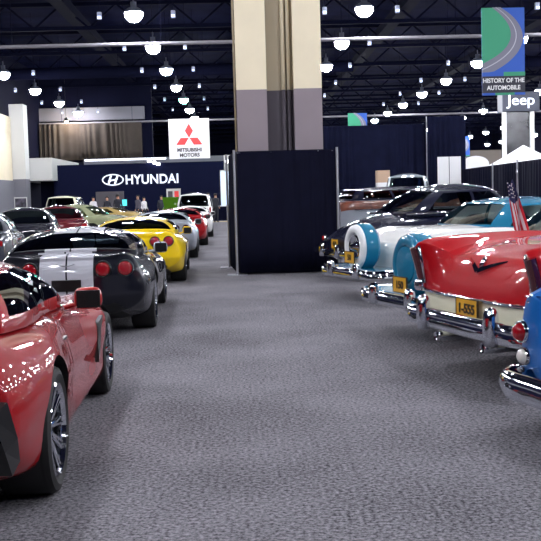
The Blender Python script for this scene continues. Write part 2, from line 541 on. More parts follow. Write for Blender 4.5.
def tail_disc(root, x, y, z, r, m, name='tail_light', depth=.03, ring=None):
    bm = bmesh.new()
    lathe(bm, [(.001, y-depth), (r*.5, y-depth*.95), (r*.82, y-depth*.7), (r*.98, y-depth*.2), (r, y+.05)], 32, axis='Y', M4=Matrix.Translation((x, 0, z)))
    o = obj(name, bm, m, root); autos(o, 50)
    bm = bmesh.new()
    lathe(bm, [(r*.99, y-depth*.35), (r*1.14, y-depth*.3), (r*1.16, y+.05), (r*.99, y+.05)], 32, axis='Y', M4=Matrix.Translation((x, 0, z)), closed=True)
    obj('light_bezel', bm, ring or M['trim'], o, smooth=True)
    return o

def plate(parent, x, y, z, w, h, txt, rot=0, name='license_plate'):
    """plate facing -y"""
    bm = bmesh.new(); box(bm, -w/2, w/2, 0, .008, -h/2, h/2)
    o = obj(name, bm, M['plate'], parent, loc=(x, y, z), rot=(rot, 0, 0))
    bm = bmesh.new()
    for a in ((-w/2-.008, -w/2, -h/2-.008, h/2+.008), (w/2, w/2+.008, -h/2-.008, h/2+.008), (-w/2, w/2, -h/2-.008, -h/2), (-w/2, w/2, h/2, h/2+.008)):
        box(bm, a[0], a[1], -.004, .012, a[2], a[3])
    obj('plate_frame', bm, M['plate_text'], o)
    text_obj('plate_lettering', txt, h*.72, M['plate_text'], o, (0, -.004, -.005), ext=.003, bold=.003)
    return o

# ------------------------------------------------------------------ sports coupe (low two-seater)
def sec(w, zs, zmid, zsh, zf, ztop, ws=None, z7=None, wf=.78):
    ws = ws or w*.93
    z7 = z7 if z7 is not None else (zf+ztop)/2
    return [(0, zs), (ws*.8, zs), (ws, zs+.05), (w*.985, zmid-.12), (w, zmid), (w*.975, zmid+.12), (w*.90, zsh), (w*wf, zf), (w*.45, z7), (0, ztop)]

def sports_car(label, x, y, head, body, name='sports_coupe', group=None, stripe=None, roof=None, tails=True, interior=None, full=True, mir=True, rim=None, z7gen=False, wide=1.0, glass=None, tailmat=None, cat='car', lift=.03):
    root = thing(name, label, cat, (x, y, 0), -R(head), group)
    W = wide
    keys = [
        (0.00, sec(.86*W, .30, .58, .83, .925, .955, ws=.74, wf=.84)),
        (0.12, sec(.895*W, .26, .58, .84, .935, .975, ws=.80, wf=.83)),
        (0.40, sec(.93*W, .20, .60, .84, .935, .985, ws=.85)),
        (0.93, sec(.965*W, .17, .62, .85, .925, 1.0, ws=.90)),
        (1.45, sec(.93*W, .15, .58, .855, .915, .96, ws=.88)),
        (1.95, sec(.885*W, .14, .55, .81, .885, .90, ws=.86, wf=.82)),
        (2.50, sec(.885*W, .14, .54, .79, .86, .87, ws=.86, wf=.82)),
        (3.05, sec(.915*W, .15, .55, .74, .83, .84, ws=.87)),
        (3.62, sec(.935*W, .17, .55, .73, .82, .76, ws=.88, z7=.77)),
        (4.10, sec(.86*W, .18, .48, .62, .68, .66, ws=.80)),
        (4.36, sec(.70*W, .20, .42, .54, .58, .57, ws=.62)),
    ]
    slots = [('body', body), ('door', body), ('rear_bumper', body), ('diffuser', M['trim']), ('cabin_interior', M['inter']), ('hood', body)]
    def cl(yc, v, c, cp, s):
        if cp == 'rear' or yc < .06:
            if c.z < .40 and abs(c.x) < .60: return 3
            return 2 if c.z < .62 else 0
        if v < 1.0: return 3
        if 1.42 < yc < 2.46 and 2.0 < v < 6.0: return 1
        if .62 < yc < 2.62 and v > 7.25: return 4
        if 2.7 < yc < 4.1 and v > 7: return 5
        return 0
    def bend(v):
        if v.y < .8: v = Vector((v.x, v.y+.15*(abs(v.x)/.9)**2.6*(1-max(0, v.y)/.8 if v.y < .8 else 0), v.z))
        if v.y < .5:   # rear face leans forward above the lamps
            k = max(0, (v.z-.78))*.5*(1-max(0, v.y)/.5); v.y += k
            k2 = max(0, (.5-v.z))*.55*(1-max(0, v.y)/.5); v.y += k2
        return v
    rw, fw = .345, .335
    car_body(root, keys, slots, cl, [(.93, .36, .385, 0), (3.62, .345, .375, 0)], breaks=(.06, 1.42, 2.46, .62, 2.62, 2.7, 4.1),
             rear_b=.035, front_b=.10, bend=bend, step=.06 if full else .12, sub=5 if full else 3, well_in=.52, zc=.6)
    ck = [
        ('windshield', (0, 2.82, .845), (0, 2.08, 1.165)),
        ('windshield', (.40, 2.74, .845), (.30, 2.06, 1.16)),
        ('pillar', (.72, 2.42, .855), (.50, 1.96, 1.125)),
        ('side_window', (.745, 2.34, .875), (.53, 1.90, 1.12)),
        ('side_window', (.76, 1.75, .915), (.56, 1.62, 1.14)),
        ('pillar', (.77, .58, .955), (.545, 1.00, 1.12)),
        ('pillar', (.745, .47, .96), (.52, .95, 1.115)),
        ('rear_window', (.69, .40, .968), (.46, .93, 1.115)),
        ('rear_window', (.40, .40, .985), (.28, .99, 1.155)),
        ('rear_window', (0, .36, .99), (0, .98, 1.165)),
    ]
    ck = [(k_, (b_[0], b_[1], b_[2]+lift*.6), (t_[0], t_[1], t_[2]+lift)) for k_, b_, t_ in ck]
    cabin(root, ck, roof or body, glass or M['glass'], frame_mat=roof if roof else body, dome=.05, bulge=.035, sub=5 if full else 3)
    for (yy, r, w, xx) in ((.93, .345, .30, .79), (3.62, .335, .26, .79)):
        for s in (-1, 1):
            wheel(root, s*xx*W+s*.0, yy, r, w, s, 'sport', rim or M['chrome'])
    # tail lamps
    tm = tailmat or M['lamp_red']
    if tails:
        for xx, yo in ((.41, .0), (.655, .055)):
            for s in (-1, 1): tail_disc(root, s*xx, -.035+yo+.005, .80, .083, tm, depth=.03)
    # plate recess, badge, exhausts
    boxobj('plate_recess', -.165, .165, -.052, -.03, .56, .69, M['trim'], root, bev=.006)
    bm = bmesh.new()
    for s in (-1, 1):
        sweep(bm, [(0, -.045, .842), (s*.05, -.044, .85), (s*.10, -.04, .868)], circ(.008, 6, .005))
    obj('winged_badge', bm, M['steel'], root)
    bm = bmesh.new()
    for xx in (-.19, -.07, .07, .19): lathe(bm, [(.036, -.04), (.05, -.06), (.055, .0), (.055, .14), (.036, .14)], 20, axis='Y', M4=Matrix.Translation((xx, 0, .315)), closed=True)
    obj('exhaust_tips', bm, M['chrome'], root, smooth=True)
    bm = bmesh.new(); sweep(bm, [(-.62, .05, .975), (-.35, -.005, .99), (0, -.015, .995), (.35, -.005, .99), (.62, .05, .975)], [(-.02, -.008), (.02, -.008), (.012, .012), (-.012, .012)])
    obj('spoiler_lip', bm, body, root)
    if mir:
        for s in (-1, 1):
            bm = bmesh.new()
            box(bm, -.095, .095, -.06, .06, -.075, .075, bev=.05)
            mo = obj('side_mirror', bm, body, root, loc=(s*.93, 2.36, .91), rot=(0, 0, s*R(8))); autos(mo, 40)
            bm = bmesh.new(); box(bm, -.080, .080, -.069, -.058, -.060, .060, bev=.005); obj('mirror_glass', bm, M['trim'], mo)
            bm = bmesh.new(); sweep(bm, [(0, 0, -.02), (-s*.16, .01, -.06)], circ(.025, 8, .016)); obj('mirror_stalk', bm, body, mo)
    if full:
        for s in (-1, 1):
            # door handle recess and fender vent
            boxobj('door_handle', s*.875-.012, s*.875+.012, 1.50, 1.66, .735, .755, M['trim'], root, bev=.004)
        for xx in (-.36, .36):
            bm = bmesh.new(); box(bm, xx-.22, xx+.22, 1.35, 1.50, .5, 1.02, bev=.05)
            box(bm, xx-.22, xx+.22, 1.5, 1.95, .45, .62, bev=.05)
            s_ = obj('seat', bm, interior or M['inter'], root); autos(s_, 40)
    return root

def striped(name, base, stripe, x0=.010, x1=.30):
    m = paint(name, base); nt = m.node_tree; b = nt.nodes['Principled BSDF']
    tc = nt.nodes.new('ShaderNodeTexCoord'); sp = nt.nodes.new('ShaderNodeSeparateXYZ'); nt.links.new(tc.outputs['Object'], sp.inputs[0])
    ab = nt.nodes.new('ShaderNodeMath'); ab.operation = 'ABSOLUTE'; nt.links.new(sp.outputs[0], ab.inputs[0])
    g = nt.nodes.new('ShaderNodeMath'); g.operation = 'GREATER_THAN'; g.inputs[1].default_value = x0; nt.links.new(ab.outputs[0], g.inputs[0])
    l = nt.nodes.new('ShaderNodeMath'); l.operation = 'LESS_THAN'; l.inputs[1].default_value = x1; nt.links.new(ab.outputs[0], l.inputs[0])
    mu = nt.nodes.new('ShaderNodeMath'); mu.operation = 'MULTIPLY'; nt.links.new(g.outputs[0], mu.inputs[0]); nt.links.new(l.outputs[0], mu.inputs[1])
    mx = nt.nodes.new('ShaderNodeMix'); mx.data_type = 'RGBA'; nt.links.new(mu.outputs[0], mx.inputs[0])
    mx.inputs[6].default_value = (*lin(base), 1); mx.inputs[7].default_value = (*lin(stripe), 1)
    nt.links.new(mx.outputs[2], b.inputs['Base Color'])
    return m

# ------------------------------------------------------------------ cars of the left row (tails to the camera)
# position = rear bumper centre
HD = -1.5
red = sports_car('bright red low sports coupe, the closest car at the left edge, with chrome wheels', -1.93, 4.28, HD, M['red'],
                 group=None, name='sports_coupe', lift=.06)
# sculpted side crease and front fender vent on the near red coupe
for s in (-1, 1):
    bm = bmesh.new()
    g = [(s*.935, 3.12, .70), (s*.93, 3.02, .60), (s*.925, 2.98, .46), (s*.925, 2.86, .38), (s*.915, 2.92, .52), (s*.915, 2.99, .66)]
    vs = [bm.verts.new(p) for p in g]; vs2 = [bm.verts.new((p[0]-s*.03, p[1], p[2])) for p in g]
    bm.faces.new(vs); bm.faces.new(list(reversed(vs2)))
    for i in range(6): bm.faces.new((vs[i], vs2[i], vs2[(i+1) % 6], vs[(i+1) % 6]))
    obj('fender_vent', bm, M['trim'], red)
    bm = bmesh.new(); sweep(bm, [(s*.80, .01, .66), (s*.83, .07, .48), (s*.835, .11, .36)], [(-.035, -.06), (.035, -.06), (.035, .06), (-.035, .06)])
    obj('corner_vent', bm, M['trim'], red)

sports_car('black sports coupe with twin silver racing stripes and four round red tail lights', -1.98, 10.97, HD, striped('striped_paint', (10, 12, 26), (186, 186, 194)))
sports_car('yellow sports coupe with round red tail lights, directly ahead of the striped black coupe', -1.97, 17.55, HD, M['yellow'], full=True)
sports_car('silver sports coupe parked directly ahead of the yellow coupe', -2.05, 24.6, HD, M['silver'], full=False, tailmat=M['lamp_dark'])
sports_car('red sports car in the aisle-side row, ahead of the silver coupe', -2.0, 31.0, HD, M['red'], full=False, name='sports_coupe')
sports_car('white sports car in the aisle-side row, ahead of the distant red one', -2.0, 37.4, HD, M['white'], full=False)

# ------------------------------------------------------------------ generic body: profile rows (y, w, zs, zwaist, zfender, zdeck, zcrown)
def rows_to_keys(rows):
    out = []
    for (y, w, zs, zw, zf, zd, zc_) in rows:
        out.append((y, [(0, zs), (w*.78, zs), (w*.93, zs+.06), (w*.985, zw-.20), (w, zw), (w*.985, (zw+zf)/2+.02), (w*.955, zf-.045), (w*.89, zf), (w*.74, zd), (w*.40, (zd+zc_)/2+.01), (0, zc_)]))
    return out

def gen_cab(root, rb, rt, ft, fb, zb, zt, wb, wt, roof, glass=None, frame=None, pillars=(.5,), sub=4, dome=.07, bulge=.035, zbr=None, zbf=None, wrap=0.):
    """rear base/top and front top/base positions along y"""
    zbr = zbr or zb; zbf = zbf or zb
    c = [('windshield', (0, fb, zbf), (0, ft, zt)),
         ('windshield', (wb*.55, fb-.04, zbf), (wt*.55, ft-.02, zt)),
         ('pillar', (wb*.93, fb-.26, zb), (wt*.93, ft-.12, zt-.03)),
         ('side_window', (wb, fb-.38, zb), (wt, ft-.22, zt-.035))]
    y0b, y1b = fb-.38, rb+.42; y0t, y1t = ft-.22, rt+.22
    for p in pillars:
        c.append(('pillar', (wb, y0b+(y1b-y0b)*p+.03, zb), (wt, y0t+(y1t-y0t)*p+.03, zt-.035)))
        c.append(('side_window', (wb, y0b+(y1b-y0b)*p-.03, zb), (wt, y0t+(y1t-y0t)*p-.03, zt-.035)))
    c += [('pillar', (wb*.99, y1b, zb), (wt*.99, y1t, zt-.04)),
          ('rear_window', (wb*.86-wrap*.1, rb+.14, zbr), (wt*.86, rt+.05, zt-.02)),
          ('rear_window', (wb*.5, rb+.02, zbr), (wt*.5, rt, zt)),
          ('rear_window', (0, rb, zbr), (0, rt, zt))]
    cabin(root, c, roof, glass or M['glass_clear'], frame_mat=frame or roof, dome=dome, bulge=bulge, sub=sub, v_lo=.07, v_hi=.92)

def gen_car(label, x, y, head, rows, cab, body, lower=None, two_z=.72, name='parked_car', cat='car', deck=None, wr=.34, wy=(1.1, 3.9), style='whitewall',
            bend=None, slots=None, classify=None, sub=3, step=.14, group=None, roof=None, glass=None, ww=.2, wx=None, well_in=.5, detail=True, rear_b=.05, front_b=.12, zc=.65, tails=None, rimmat=None):
    root = thing(name, label, cat, (x, y, 0), -R(head), group)
    keys = rows_to_keys(rows)
    wmax = max(r[1] for r in rows)
    if not slots:
        slots = [('body', body), ('door', body), ('lower_body', lower or body), ('cabin_interior', M['inter']), ('trunk_lid', deck or body)]
    cyr0, cyr1 = cab['rb']+.08, cab['fb']-.08
    def cl(yc, v, c, cp, s):
        if v > 8.3 and cyr0+.08 < yc < cyr1-.08: return 3
        if c.z < two_z and lower: return 2
        if cab['rb']+.45 < yc < cab['fb']-.2 and 3.0 < v < 7.0: return 1
        if (cp == 'rear' or yc < cab['rb']) and v > 7.9 and c.z > two_z: return 4
        return 0
    car_body(root, keys, slots, classify or cl, [(wy[0], wr*1.02, wr*1.13, 0), (wy[1], wr*1.02, wr*1.13, 0)], breaks=(cyr0, cyr1, cab['rb'], cab['rb']+.45, cab['fb']-.2),
             step=step, sub=sub, bend=bend, well_in=well_in, zc=zc, rear_b=rear_b, front_b=front_b)
    gen_cab(root, roof=roof or body, glass=glass, **{k: v for k, v in cab.items()})
    wx = wx or wmax-ww/2-.05
    for yy in wy:
        for s in (-1, 1): wheel(root, s*wx, yy, wr, ww, s, style, rimmat)
    if tails:
        for (tx, tz, tw, th, ty) in tails:
            for s in (-1, 1):
                bm = bmesh.new(); box(bm, s*tx-tw/2, s*tx+tw/2, ty-.02, ty+.06, tz-th/2, tz+th/2, bev=min(tw, th)*.3)
                o = obj('tail_light', bm, M['lamp_red'], root); autos(o, 40)
    return root

def bumper(root, y, z, hw, h, wrap=.35, guards=(.45,), gh=.26, mat_=None, name='rear_bumper', tips=True):
    """chrome bumper facing -y with wrapped ends"""
    bm = bmesh.new()
    pts = [(-hw, y+wrap, z), (-hw*1.0, y+wrap*.5, z), (-hw*.97, y+.12, z), (-hw*.88, y+.04, z), (-hw*.5, y, z), (0, y-.01, z), (hw*.5, y, z), (hw*.88, y+.04, z), (hw*.97, y+.12, z), (hw, y+wrap*.5, z), (hw, y+wrap, z)]
    P = crom([Vector(p) for p in pts], 4)
    prof = [(-.015, -h*.5), (-.045, -h*.42), (-.055, -h*.1), (-.04, h*.08), (-.06, h*.18), (-.045, h*.42), (-.015, h*.5), (.02, h*.4), (.02, -h*.4)]
    prof = [(-a, b) for a, b in prof]
    sweep(bm, P, prof)
    o = obj(name, bm, mat_ or M['chrome'], root); autos(o, 50)
    for gx in guards:
        for s in (-1, 1):
            bm = bmesh.new()
            lathe(bm, [(.005, -gh*.5), (.05, -gh*.47), (.062, -gh*.2), (.06, gh*.2), (.055, gh*.38), (.035, gh*.48), (.004, gh*.52)], 20, axis='Z', M4=Matrix.Translation((s*gx, y-.045, z+.04)))
            g = obj('bumper_guard', bm, mat_ or M['chrome'], o, smooth=True)
    return o

from mathutils.bvhtree import BVHTree
def surf_y(root, x, z):
    best = 9
    for c in root.children:
        if c.name.split('.')[0] in ('body', 'trunk_lid', 'lower_body') and c.data:
            t = BVHTree.FromPolygons([v.co for v in c.data.vertices], [p.vertices for p in c.data.polygons])
            h = t.ray_cast(Vector((x, -3, z)), Vector((0, 1, 0)))
            if h[0] is not None: best = min(best, h[0].y)
    return best if best < 9 else 0

# ---- finned two-tone red and white classic ------------------------------------------------
H4 = 74
rows = [(0.00, .90, .42, .66, 1.10, .99, 1.01), (0.14, .93, .36, .66, 1.13, 1.03, 1.06), (0.45, .955, .32, .66, 1.15, 1.08, 1.11), (0.9, .97, .30, .66, 1.16, 1.11, 1.15), (1.5, .97, .28, .66, 1.14, 1.12, 1.15),
        (2.3, .965, .28, .66, 1.06, 1.07, 1.08), (3.3, .965, .28, .66, 1.03, 1.02, 1.06), (4.2, .96, .30, .66, .99, .98, 1.04), (4.9, .94, .34, .66, .93, .90, .94), (5.1, .90, .40, .64, .86, .84, .86)]
def ss_(a, b, t):
    t = max(0, min(1, (t-a)/(b-a))); return t*t*(3-2*t)
def fin_bend(v):
    if v.y < 1.1:
        f = ss_(.55, .86, abs(v.x)); k = (1-max(0, v.y)/1.1)**1.3; q = max(0, v.z-.62)
        v = Vector((v.x, v.y+k*((1-f)*1.25*q*q-f*.55*q*q)+.05*(abs(v.x)/.9)**4, v.z))
    return v
cab4 = dict(rb=1.45, rt=1.95, ft=3.0, fb=3.55, zb=1.08, zt=1.48, wb=.84, wt=.64, zbr=1.12)
red4 = gen_car('red and white finned classic car with a chrome V emblem on its red trunk lid', 1.90, 7.86, H4, rows, cab4, M['crimson'], lower=M['cream'], two_z=.675,
               name='classic_car', bend=fin_bend, sub=5, step=.06, rear_b=.04)
red4.scale = (1.08, 1, 1.02)
bumper(red4, -.14, .475, 1.0, .17, wrap=.5, guards=(.52,), gh=.30)
for s in (-1, 1):   # tall slanted lamps in the fins
    ys_ = [surf_y(red4, s*.855, z_)-.012 for z_ in (1.03, .90, .78)]
    bm = bmesh.new()
    sweep(bm, [(s*.86, ys_[0], 1.05), (s*.86, ys_[1], .90), (s*.85, ys_[2], .77)], circ(.052, 12, .045), up=Vector((0, 1, 0)))
    tl = obj('tail_light', bm, M['lamp_dark'], red4); autos(tl, 50)
    bm = bmesh.new(); sweep(bm, [(s*.80, ys_[0]+.01, 1.07), (s*.80, ys_[1]+.005, .90), (s*.79, ys_[2], .74)], circ(.010, 8, .02), up=Vector((0, 1, 0)))
    obj('light_trim', bm, M['chrome'], tl, smooth=True)
    bm = bmesh.new(); box(bm, s*.87-.07, s*.87+.07, -.06, .05, .66, .76, bev=.03); o = obj('fin_base_trim', bm, M['chrome'], red4); autos(o)
    bm = bmesh.new(); sweep(bm, [(s*.975, .5, .70), (s*.985, 1.5, .71), (s*.98, 3.2, .71), (s*.97, 4.6, .70)], circ(.012, 8, .02)); obj('side_trim', bm, M['chrome'], red4, smooth=True)
def rear_y(z, x=0, y0=-.03):   # approximate trunk surface
    return y0+.62*max(0, z-.68)
bm = bmesh.new(); sweep(bm, [(-.83, .0, .675), (-.5, -.042, .672), (0, -.05, .67), (.5, -.042, .672), (.83, .0, .675)], circ(.018, 8, .016)); obj('trunk_edge_trim', bm, M['chrome'], red4, smooth=True)
bm = bmesh.new()
for s in (-1, 1):
    sweep(bm, [(0, .0, -.055), (s*.13, .012, .010), (s*.27, .03, .075)], [(-.02, -.018), (.02, -.018), (.02, .018), (-.02, .018)], scale=[1.3, 1, .35])
vbadge = obj('v_emblem', bm, M['chrome'], red4, loc=(0, surf_y(red4, 0, .93)-.015, .93), rot=(-R(32), 0, 0))
bm = bmesh.new(); lathe(bm, [(.004, .0), (.022, .01), (.026, .05), (.02, .09), (.003, .105)], 14, axis='Z', M4=Matrix.Translation((0, -.005, -.02))); obj('trunk_handle', bm, M['chrome'], vbadge, smooth=True)
plate(red4, .02, -.09, .60, .31, .15, '1-555')
for ex in (-.30, .40):
    bm = bmesh.new(); lathe(bm, [(.03, -.17), (.036, -.19), (.042, -.17), (.042, .2), (.03, .2)], 18, axis='Y', M4=Matrix.Translation((ex, 0, .34)), closed=True)
    obj('exhaust_pipe', bm, M['chrome'], red4, smooth=True)

# ---- white and teal classics with continental spare wheel kits ----------------------------
def kit_rows(k=0.):
    return [(0.00, .88, .40, .66, .90, .84, .85), (0.15, .92, .35, .66, .98, .94, .96), (0.5, .945, .32, .66, 1.03, 1.01, 1.04), (1.3, .95, .30, .66, 1.01, 1.02, 1.06),
            (2.3, .95, .28, .66, 1.0, 1.0, 1.03), (3.3, .95, .28, .66, 1.0, 1.0, 1.03), (4.3, .945, .30, .66, .98, .96, 1.01), (4.95, .92, .34, .66, .92, .88, .92), (5.15, .88, .40, .64, .84, .82, .83)]
def soft_bend(v):
    if v.y < .8:
        k = 1-max(0, v.y)/.8; v = Vector((v.x, v.y+k*(.30*max(0, v.z-.7)+.10*(abs(v.x)/.9)**3), v.z))
    return v
def kit_car(label, x, y, head, ring, band, disc, ptxt, lower=None, group=None, roofm=None, pz=-.15):
    c = gen_car(label, x, y, head, kit_rows(), dict(rb=1.25, rt=1.75, ft=3.0, fb=3.5, zb=1.0, zt=1.38, wb=.84, wt=.66, zbr=1.03), M['white'], lower=lower, two_z=.60,
                name='classic_car', bend=soft_bend, sub=4, step=.09, roof=roofm or M['teal'])
    r = .325; yk = -.42; zk = .79
    bm = bmesh.new(); lathe(bm, [(r, yk), (r+.012, yk+.03), (r+.012, yk+.19), (r*.9, yk+.24), (r*.3, yk+.26), (.002, yk+.26)], 48, axis='Y', M4=Matrix.Translation((0, 0, zk)))
    sp = obj('spare_wheel_cover', bm, band, c); autos(sp, 40)
    bm = bmesh.new(); lathe(bm, [(r*.62, yk-.03), (r*.66, yk-.055), (r*.85, yk-.06), (r*.98, yk-.03), (r*1.0, yk+.02), (r*.62, yk+.02)], 48, axis='Y', M4=Matrix.Translation((0, 0, zk)), closed=True)
    o = obj('spare_tire_band', bm, ring, sp, smooth=True)
    bm = bmesh.new(); lathe(bm, ([(.002, yk-.07), (r*.3, yk-.066), (r*.6, yk-.055), (r*.64, yk-.02)] if disc is M['teal'] else [(.002, yk-.11), (r*.12, yk-.10), (r*.18, yk-.05), (r*.25, yk-.02), (r*.5, yk-.045), (r*.6, yk-.02), (r*.64, yk+.0)]), 40, axis='Y', M4=Matrix.Translation((0, 0, zk)))
    o = obj('spare_hub_cap', bm, disc, sp); autos(o, 35)
    if pz is not None: plate(c, 0, yk-.12, zk+pz, .30, .16, ptxt)
    bumper(c, -.60, .42, .93, .15, wrap=.62, guards=(.42,), gh=.24)
    bm = bmesh.new(); box(bm, -.80, .80, -.56, .06, .46, .485, bev=.01); obj('gravel_pan', bm, M['teal'], c)
    bm = bmesh.new()
    for s in (-1, 1): box(bm, s*.5-.03, s*.5+.03, -.56, .3, .36, .43)
    obj('bumper_brackets', bm, M['chrome'], c)
    for s in (-1, 1):
        bm = bmesh.new(); sweep(bm, [(s*.86, .0, .74), (s*.87, .03, .86), (s*.86, .10, .98)], circ(.045, 12, .05), up=Vector((0, 1, 0)), scale=[1, 1, .35])
        t = obj('tail_light', bm, M['lamp_dark'], c); autos(t, 50)
        bm = bmesh.new(); lathe(bm, [(.002, -.07), (.04, -.065), (.075, -.03), (.085, .03), (.085, .12)], 20, axis='Y', M4=Matrix.Translation((s*.80, 0, .56)))
        o = obj('exhaust_pod', bm, M['chrome'], c); autos(o, 40)
        bm = bmesh.new(); sweep(bm, [(s*.945, .3, .86), (s*.96, 1.4, .84), (s*.96, 2.6, .78), (s*.955, 4.6, .80)], circ(.010, 8, .02)); obj('side_trim', bm, M['chrome'], c, smooth=True)
    return c
kit_car('white and teal classic car whose spare wheel has a broad white ring and teal band', 2.08, 14.3, 70, M['white_flat'], M['teal'], M['chrome'], '50')
k3 = kit_car('white and teal classic car with plain teal spare wheel cover, tucked behind the red one', 2.20, 10.5, 72, M['teal'], M['teal'], M['teal'], '150', pz=-.21)

# ---- blue classic at the right edge ---------------------------------------------------------
rows5 = [(0.00, .90, .40, .62, .93, .76, .80), (0.14, .94, .33, .64, .97, .84, .89), (0.45, .94, .30, .66, 1.0, .92, .97), (1.2, .96, .28, .66, 1.02, 1.0, 1.05),
         (2.3, .955, .28, .66, 1.0, 1.0, 1.03), (3.3, .955, .28, .66, 1.0, 1.0, 1.03), (4.2, .94, .30, .66, .96, .94, .99), (4.75, .90, .34, .66, .9, .86, .9), (4.9, .84, .40, .64, .82, .8, .8)]
def blue_bend(v):
    if v.y < .9:
        k = 1-max(0, v.y)/.9; f = ss_(.45, .75, abs(v.x))
        v = Vector((v.x, v.y+k*((1-f)*.55*max(0, v.z-.6)+f*.10*max(0, v.z-.75)+.03*(abs(v.x)/.9)**4), v.z))
    return v
b5 = gen_car('bright blue classic car cut by the right edge, round red tail light above chrome bumper', 2.0, 5.2, 74, rows5, dict(rb=1.4, rt=1.9, ft=2.9, fb=3.4, zb=1.0, zt=1.42, wb=.84, wt=.66, zbr=1.03), M['blue'],
             name='classic_car', bend=blue_bend, sub=5, step=.06, wy=(1.1, 3.8))
bumper(b5, -.13, .36, .99, .18, wrap=.5, guards=(), gh=.3)
for s in (-1, 1):
    o = tail_disc(b5, s*.83, surf_y(b5, .83, .68)-.02, .68, .062, M['lamp_red'], depth=.06, ring=M['chrome'])
    o = tail_disc(b5, s*.80, surf_y(b5, .80, .53)-.02, .53, .050, M['lamp_white'], name='reverse_light', depth=.04, ring=M['chrome'])
    bm = bmesh.new()
    for k in range(4): sweep(bm, [(s*.80-.06, .10+k*.012, .90-k*.035), (s*.80, -.02+k*.01, .905-k*.035), (s*.80+.06, .06, .90-k*.035)], circ(.006, 6))
    obj('fender_ribs', bm, M['chrome'], b5, smooth=True)
    bm = bmesh.new(); lathe(bm, [(.003, -.1), (.05, -.09), (.09, -.04), (.10, .03), (.10, .15)], 22, axis='Y', M4=Matrix.Translation((s*.86, -.06, .37)))
    o = obj('bumper_tip', bm, M['chrome'], b5); autos(o, 50)

# ---- navy rounded sedan ---------------------------------------------------------------------
rows1 = [(0.00, .74, .42, .60, .76, .70, .78), (0.15, .84, .36, .62, .86, .84, .96), (0.5, .90, .32, .64, .98, 1.0, 1.10), (1.1, .93, .30, .66, 1.06, 1.10, 1.20),
         (2.0, .93, .28, .68, 1.10, 1.13, 1.18), (3.1, .93, .28, .68, 1.10, 1.12, 1.16), (4.0, .92, .30, .66, 1.04, 1.04, 1.14), (4.7, .86, .34, .66, .96, .94, 1.0), (4.9, .76, .4, .64, .86, .84, .88)]
cab1 = dict(rb=.95, rt=1.65, ft=3.0, fb=3.45, zb=1.18, zt=1.60, wb=.80, wt=.58, zbr=1.18, dome=.10, pillars=(.42,))
n1 = gen_car('dark navy rounded old sedan with side windows, last of the right row beside drape', 1.80, 17.7, 72, rows1, cab1, M['navy'], name='classic_car', bend=soft_bend, sub=4, step=.10)
bumper(n1, -.16, .50, .90, .15, wrap=.45, guards=(.35,), gh=.24)
plate(n1, 0, -.10, .66, .30, .16, '450')
for s in (-1, 1):
    tail_disc(n1, s*.68, -.03, .74, .05, M['lamp_red'], ring=M['chrome'])
    bm = bmesh.new(); sweep(bm, [(s*.82, .95, 1.17), (s*.83, 2.2, 1.19), (s*.80, 3.2, 1.18)], circ(.010, 8, .016)); obj('belt_trim', bm, M['chrome'], n1, smooth=True)
    bm = bmesh.new(); sweep(bm, [(s*.935, 1.0, .78), (s*.945, 2.2, .80), (s*.93, 4.0, .78)], circ(.010, 8, .018)); obj('side_trim', bm, M['chrome'], n1, smooth=True)

# small flag on a stick clipped to the fender of the teal and white car
fl = thing('flag', 'small American flag hanging from a stick above the red and white classic car', 'flag', (2.70, 9.30, 1.0))
bm = bmesh.new(); tube(bm, (0, 0, 0), (-.03, 0, .74), .006, 8); lathe(bm, [(.001, .70), (.01, .735), (.001, .76)], 8, axis='Z', M4=Matrix.Translation((-.03, 0, 0)))
tube(bm, (0, 0, -.005), (0, 0, .03), .03, 12)
obj('flag_stick', bm, M['pole'], fl)
bm = bmesh.new()
NX, NZ = 14, 26
def fpt(i, k):
    u = i/NX; w = k/NZ      # u across the fly, w down the hanging cloth
    return Vector((-.03-.10+.13*u*(.45+.65*w)+.07*w-.0, .02*math.sin(u*9+w*3), .67-.49*w-.05*math.sin(u*PI)))
g = [[bm.verts.new(fpt(i, k)) for i in range(NX+1)] for k in range(NZ+1)]
for k in range(NZ):
    for i in range(NX):
        f = bm.faces.new((g[k][i], g[k][i+1], g[k+1][i+1], g[k+1][i]))
        f.material_index = 2 if k < 10 else (0 if (i//2) % 2 == 0 else 1)
for k in range(1, 9, 2):
    for i in range(2, NX-1, 3):
        p = fpt(i, k); tube(bm, p+Vector((0, -.012, 0)), p+Vector((0, -.004, 0)), .006, 5, mi=1)
fo = obj('flag_cloth', bm, [M['flag_red'], M['flag_white'], M['flag_blue']], fl, smooth=True)

# ------------------------------------------------------------------ distant cars
sed = [(0.00, .78, .34, .60, .86, .84, .88), (0.2, .86, .28, .62, .94, .94, .98), (0.9, .90, .22, .64, .96, .97, 1.02), (1.8, .91, .20, .64, .93, .94, .97), (2.8, .91, .20, .64, .91, .92, .95), (3.7, .90, .22, .62, .86, .86, .90), (4.4, .82, .26, .56, .72, .70, .74), (4.6, .70, .3, .5, .6, .58, .6)]
scab = dict(rb=.7, rt=1.35, ft=2.5, fb=3.25, zb=.93, zt=1.36, wb=.80, wt=.58, zbr=.98, sub=3)
suv = [(0.00, .84, .45, .75, 1.0, 1.0, 1.04), (0.15, .90, .38, .75, 1.06, 1.06, 1.10), (1.2, .93, .34, .75, 1.08, 1.08, 1.1), (2.6, .93, .34, .75, 1.08, 1.08, 1.12), (3.8, .92, .36, .75, 1.04, 1.04, 1.10), (4.5, .86, .4, .7, .96, .95, .98), (4.65, .8, .45, .68, .86, .85, .88)]
vcab = dict(rb=.10, rt=.35, ft=2.7, fb=3.3, zb=1.06, zt=1.72, wb=.86, wt=.70, zbr=1.06, sub=3, pillars=(.33, .66))
LOW = dict(sub=2, step=.3, style='sport', wr=.33, wy=(.95, 3.65))
TL = [(.62, .78, .26, .12, -.02)]
